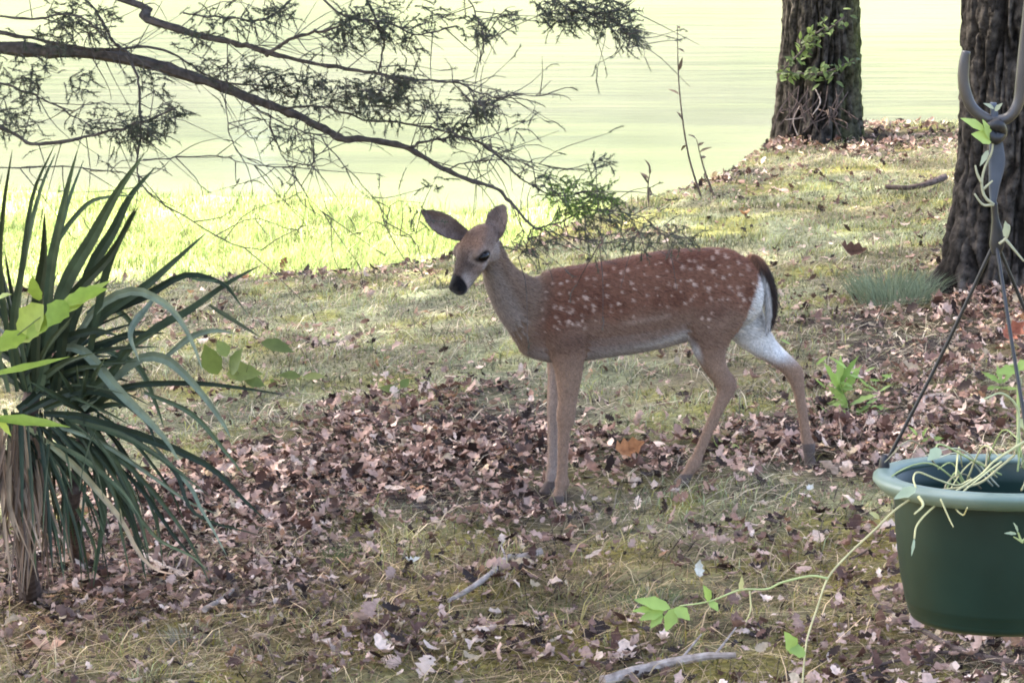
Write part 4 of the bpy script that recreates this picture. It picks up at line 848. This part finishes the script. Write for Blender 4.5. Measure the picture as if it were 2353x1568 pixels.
stick('stick', 'pale crumbling stick at the foot of the yucca', 'stick', [(330, 1300), (390, 1335), (460, 1348), (535, 1356)], (.008, .013), M_stick, .02, [((390, 1335), (365, 1310)), ((400, 1338), (420, 1318))])
stick('stick', 'grey stick half buried in litter left of the basket wire', 'stick', [(2090, 940), (2150, 925), (2210, 930), (2260, 940)], (.012, .010), M_stick, .012)
stick('stick', 'short brown stick in the litter above the bottom left grass', 'stick', [(470, 1425), (505, 1400), (535, 1378)], (.008, .006), M_stick, .02)
def leaf1(label, u, v, L_, col_, k=0, tilt=.6, rz=.4, stand=0.0):
    p = G(u, v); V, F = lobed_leaf(1, .7, 3, .7, .7, 90 + k); V = V @ rotm(rz, tilt, .3).T * L_; V = V + p + np.array([0, 0, .02 + stand])
    th = thing('single_leaf', label, 'leaf', p, 'conspicuous fallen leaves'); part('blade', V, F, M_litter, th, np.tile(col_, (len(V), 1)))
    part('stalk', *tube([V[1], V[1] + (V[1] - V[4]) * .8 + np.array([0, 0, .004])], [.0012, .0009], 4, 4), M_stick, th)
leaf1('big curled orange leaf on the litter between the legs of the fawn', 1440, 1070, .095, (.40, .19, .085), 1, 1.0, .5, .03)
leaf1('pale pink square leaf just left of the far hind hoof', 1818, 1030, .06, (.62, .42, .34), 2, .9, .2, .015)
leaf1('small white leaf on the grass right of the fawn', 1858, 1148, .03, (.6, .57, .5), 3, .6, .9, .01)
leaf1('upright white leaf on the grass left of the trailing vine', 1603, 1345, .045, (.6, .57, .47), 4, 1.1, 1.7, .02)
leaf1('flat white leaf left of the bent stick', 948, 1312, .04, (.56, .53, .46), 5, .3, .3, .005)
leaf1('dark brown leaf on the bright slope behind the rump', 1955, 606, .11, (.12, .065, .045), 6, .9, .1, .03)
leaf1('dark red leaf on the bank edge left of the fawn', 650, 628, .075, (.16, .06, .045), 7, 1.1, 1.4, .03)
leaf1('long orange tan leaf in the bottom left grass', 110, 1512, .085, (.55, .33, .21), 8, .3, .1, .0)
leaf1('red brown leaf clump right of the oak roots on the litter', 2320, 800, .1, (.28, .1, .06), 9, 1.0, .8, .03)

# ------------------------------------------------------------------ hanging basket and its hook
BY = 3.7; BPX = BY / FOC * 1.03
bc = P(2305, 1092, BY)                      # centre of the rim
basket = thing('hanging_basket', 'dark green plastic hanging basket with a pale rim on three black wires', 'basket', bc - np.array([0, 0, .175]))
def lathe(prof, c, seg=72, tilt=.0):
    V = []; F = []
    for r_, z in prof:
        for k in range(seg): a = 2 * math.pi * k / seg; V.append(c + np.array([r_ * math.cos(a), r_ * math.sin(a), z + tilt * math.sin(a) * r_]))
    for i in range(len(prof) - 1):
        for k in range(seg): F.append((i * seg + k, i * seg + (k + 1) % seg, (i + 1) * seg + (k + 1) % seg, (i + 1) * seg + k))
    return V, F
R0 = 297 * BPX; TI = -.05
part('pot', *lathe([(.002, -.172), (.098, -.172), (.104, -.168), (.1065, -.163), (.1065, -.16), (.1085, -.158), (.1085, -.153), (.1105, -.151), (.1115, -.146), (.117, -.12), (.1215, -.09), (.1245, -.06), (.1262, -.03), (.127, -.012), (.1272, -.006), (.124, -.006), (.1225, -.03), (.119, -.08), (.115, -.1), (.002, -.1)], bc, 96, TI), M_pot, basket, smooth=True)
part('rim', *lathe([(.1275, -.006), (.129, -.017), (.134, -.0185), (.141, -.0175), (.1465, -.012), (R0, -.006), (R0 - .0005, -.001), (.1455, .0025), (.139, .003), (.132, .002), (.127, .0), (.1262, -.006), (.1275, -.006)], bc, 96, TI), M_rim, basket, smooth=True)
part('soil', *lathe([(.0, -.055), (.05, -.05), (.1, -.06), (.12, -.062)], bc, 48, TI), M_soil, basket)
hub = P(2287, 552, BY)
for ang in (162, 32, -83):
    a = R(ang); e = bc + np.array([.141 * math.cos(a), .141 * math.sin(a), .004 + TI * .141 * math.sin(a)]); mid = (hub + e) / 2 + np.array([0, 0, -.006])
    wr = part('wire', *tube([hub, mid, e], [.0022, .0022, .0022], 8, 12), M_wire, basket)
    cp = part('wire_clip', *tube([e + np.array([0, 0, .014]), e + np.array([0, 0, .004]), e - np.array([0, 0, .016]), e - np.array([0, 0, .022])], [.003, .0062, .006, .003], 10, 9), M_wire, wr, smooth=True)
def flatbar(pl, ws, Yd, thick, name, mat, th):
    c = catmull(np.array([np.append(P(u, v, Yd), w_ * BPX * .5) for (u, v), w_ in zip(pl, ws)]), 26); V = []; F = []; m = len(c)
    for p in c:
        for dx, dy in ((-1, -.55), (-.6, -1), (.6, -1), (1, -.55), (1, .55), (.6, 1), (-.6, 1), (-1, .55)): V.append(p[:3] + np.array([dx * p[3], dy * thick, 0]))
    for i in range(m - 1):
        for k in range(8): F.append((i * 8 + k, i * 8 + (k + 1) % 8, (i + 1) * 8 + (k + 1) % 8, (i + 1) * 8 + k))
    F.append(tuple(range(8))[::-1]); F.append(tuple((m - 1) * 8 + k for k in range(8))); return part(name, V, F, mat, th, smooth=True)
flatbar([(2281, 236), (2284, 262), (2284, 300), (2288, 330), (2290, 375), (2284, 425), (2281, 470)], [14, 16, 26, 30, 36, 24, 12], BY, .004, 'hanger_strap', M_strap, basket)
flatbar([(2283, 465), (2286, 500), (2290, 530), (2290, 560), (2287, 585)], [14, 15, 26, 32, 18], BY, .006, 'wire_hub', M_wire, basket)
part('knot', *tube([P(2272, 292, BY - .012), P(2290, 286, BY - .013), P(2300, 305, BY - .006), P(2285, 318, BY - .012), P(2272, 300, BY - .012)], [.006, .008, .007, .008, .005], 8, 16), M_wire, basket, smooth=True)
hk0 = P(2900, 800, BY); hk0[2] = float(ground(hk0[0], hk0[1])); hook = thing('shepherd_hook', 'dark metal crook with a U shaped end that holds the basket', 'hook', hk0)
pole_top = P(2900, -700, BY)
part('crook', *tube([P(2219, 118, BY), P(2214, 150, BY), P(2214, 195, BY), P(2230, 243, BY), P(2260, 270, BY), P(2290, 278, BY), P(2319, 268, BY), P(2339, 236, BY), P(2346, 180, BY), P(2355, 90, BY), P(2385, -150, BY), P(2450, -500, BY), P(2600, -780, BY), P(2780, -830, BY), pole_top], [.005, .0062, .0065] + [.0065] * 12, 14, 90), M_hook, hook, smooth=True)
part('pole', *tube([hk0 - np.array([0, 0, .15]), (hk0 + pole_top) / 2, pole_top], [.008, .008, .0066], 12, 10), M_hook, hook, smooth=True)
# withered trailing plant growing in the basket
vine = thing('trailing_vine', 'pale withered vine trailing out of the hanging basket over its rim', 'vine', bc - np.array([0, 0, .055]))
straw, vgreen = (.52, .5, .26), (.36, .42, .18)
VN = [([(2352, 1014), (2285, 1058), (2250, 1092), (2176, 1140), (2132, 1175), (2106, 1206), (2100, 1236)], (3.5, 2), -.12, (-.02, -.16), straw),
      ([(2330, 1045), (2298, 1071), (2242, 1112), (2132, 1130), (2067, 1162), (2006, 1219), (1945, 1276), (1901, 1328), (1879, 1389), (1857, 1455), (1849, 1498), (1842, 1580)], (3.4, 1.9), 0, (-.02, -.2), (.44, .41, .22)),
      ([(1901, 1328), (1862, 1322), (1796, 1337), (1761, 1352), (1700, 1354), (1630, 1380), (1561, 1391)], (3, 1.8), 0, (-.2, -.2), vgreen),
      ([(1722, 1356), (1724, 1398), (1713, 1428)], (2, 1.2), 0, (-.2, -.2), straw), ([(2230, 1100), (2198, 1114), (2154, 1101), (2110, 1084), (2098, 1098), (2104, 1120)], (2.5, 2), 0, (-.05, -.12), straw),
      ([(2300, 1060), (2260, 1090), (2193, 1149), (2211, 1182), (2222, 1165)], (2.5, 1.5), 0, (-.05, -.16), straw), ([(2335, 1040), (2340, 960), (2330, 925), (2299, 903), (2261, 916)], (3.5, 2), 0, (-.02, -.05), (.42, .46, .26)),
      ([(2342, 1050), (2339, 976), (2337, 849), (2320, 838)], (4.5, 3), 0, (0, 0), (.34, .42, .16)), ([(2300, 1090), (2240, 1060), (2160, 1020), (2150, 1045)], (2.5, 2), 0, (0, -.05), vgreen), ([(2110, 1140), (2120, 1160), (2100, 1180)], (4, 2), 0, (-.13, -.15), straw),
      ([(2160, 1145), (2180, 1190), (2190, 1210)], (2, 1.3), 0, (-.14, -.15), straw), ([(2380, 1200), (2350, 1240), (2338, 1222)], (3, 2), 0, (-.15, -.15), vgreen), ([(2350, 1245), (2328, 1232)], (3, 1.5), 0, (-.15, -.15), vgreen)]
for k in range(16):
    u0 = random.uniform(2150, 2380); v0 = random.uniform(1040, 1110); u1 = u0 + random.uniform(-170, 90); v1 = v0 + random.uniform(-60, 40); um = (u0 + u1) / 2; vm = min(v0, v1) - random.uniform(10, 50)
    pl_ = [(u0, v0 + 20), (um, vm), (u1, v1)] + ([(u1 - 12, v1 + random.uniform(20, 70))] if v1 > 1085 else [])
    VN.append((pl_, (2.4, 1.2), 0, (random.uniform(-.05, .1), random.uniform(-.13, .04)), random.choice((straw, vgreen, (.5, .5, .36), (.3, .27, .16)))))
for pl, rr_, _, dp, c in VN:
    k = np.linspace(0, 1, len(pl)); pp = [P(u, v, BY + dp[0] + (dp[1] - dp[0]) * t) for (u, v), t in zip(pl, k)]; n = len(pl) * 6
    V, F = tube(pp, np.array(rr_[0] + (rr_[1] - rr_[0]) * k) * BPX, 6, n); part('stem', V, F, M_vine, vine, np.tile(c, (len(V), 1)), True)
for k, (u0, v0, u1, v1, w_, c, dp) in enumerate([(1540, 1396, 1462, 1372, 34, 0, -.2), (1550, 1395, 1585, 1420, 34, 0, -.2), (1550, 1396, 1530, 1448, 34, 0, -.2), (1525, 1400, 1470, 1420, 30, 0, -.2), (1500, 1398, 1455, 1400, 18, 0, -.2), (1520, 1405, 1495, 1440, 26, 0, -.2), (1630, 1380, 1620, 1345, 24, 0, -.2), (1630, 1380, 1650, 1400, 22, 0, -.2), (1825, 1500, 1808, 1452, 40, 0, -.2), (1850, 1500, 1815, 1490, 34, 0, -.2), (1700, 1355, 1706, 1325, 14, 1, -.2), (2160, 1030, 2132, 1055, 30, 2, -.05), (2105, 1120, 2055, 1142, 26, 2, -.14), (2337, 849, 2290, 852, 30, 0, 0), (2338, 845, 2360, 830, 30, 0, 0), (2335, 1225, 2310, 1222, 9, 2, -.15), (2338, 1222, 2332, 1200, 9, 2, -.15), (2340, 960, 2360, 990, 20, 1, 0), (2020, 1190, 2000, 1175, 16, 1, -.1), (2100, 1236, 2095, 1275, 8, 2, -.16)]):
    a = P(u0, v0, BY + dp); b_ = P(u1, v1, BY + dp - .01); d = b_ - a
    V, F = leaf_blade(a, d, np.array([.2, -.75, .6]), np.linalg.norm(d), w_ * BPX, .15, 6, .2, k); part('leaf', V, F, M_leaf, vine, np.tile([(.25, .36, .09), (.4, .41, .2), (.36, .44, .3)][c], (len(V), 1)), True)
hv = thing('twining_tendril', 'pale tendril with lime leaves twined round the basket hanger strap', 'vine', P(2283, 470, BY))
for pl in ([(2283, 470), (2262, 452), (2255, 420), (2262, 385), (2278, 350), (2282, 318)], [(2255, 420), (2245, 400), (2240, 380)], [(2283, 470), (2258, 470), (2238, 445)], [(2258, 435), (2280, 415)], [(2295, 560), (2312, 545), (2318, 520), (2306, 515)], [(2310, 550), (2335, 580), (2352, 600)]):
    pp = [P(u, v, BY - .014) for u, v in pl]; V, F = tube(pp, np.linspace(.0018, .001, len(pp)), 6, 14); part('stem', V, F, M_vine, hv, np.tile((.36, .36, .24), (len(V), 1)), True)
for k, (u0, v0, u1, v1, w_) in enumerate([(2278, 325, 2236, 305, 40), (2276, 322, 2262, 275, 22), (2262, 300, 2212, 268, 26), (2283, 250, 2262, 236, 12), (2285, 255, 2300, 238, 12), (2310, 545, 2312, 510, 22), (2270, 345, 2252, 380, 14)]):
    a = P(u0, v0, BY - .016); d = P(u1, v1, BY - .024) - a; V, F = leaf_blade(a, d, np.array([.2, -.75, .6]), np.linalg.norm(d), w_ * BPX, .15, 6, .15, k); part('leaf', V, F, M_leaf, hv, np.tile((.36, .48, .14) if k < 3 else (.36, .4, .28), (len(V), 1)), True)
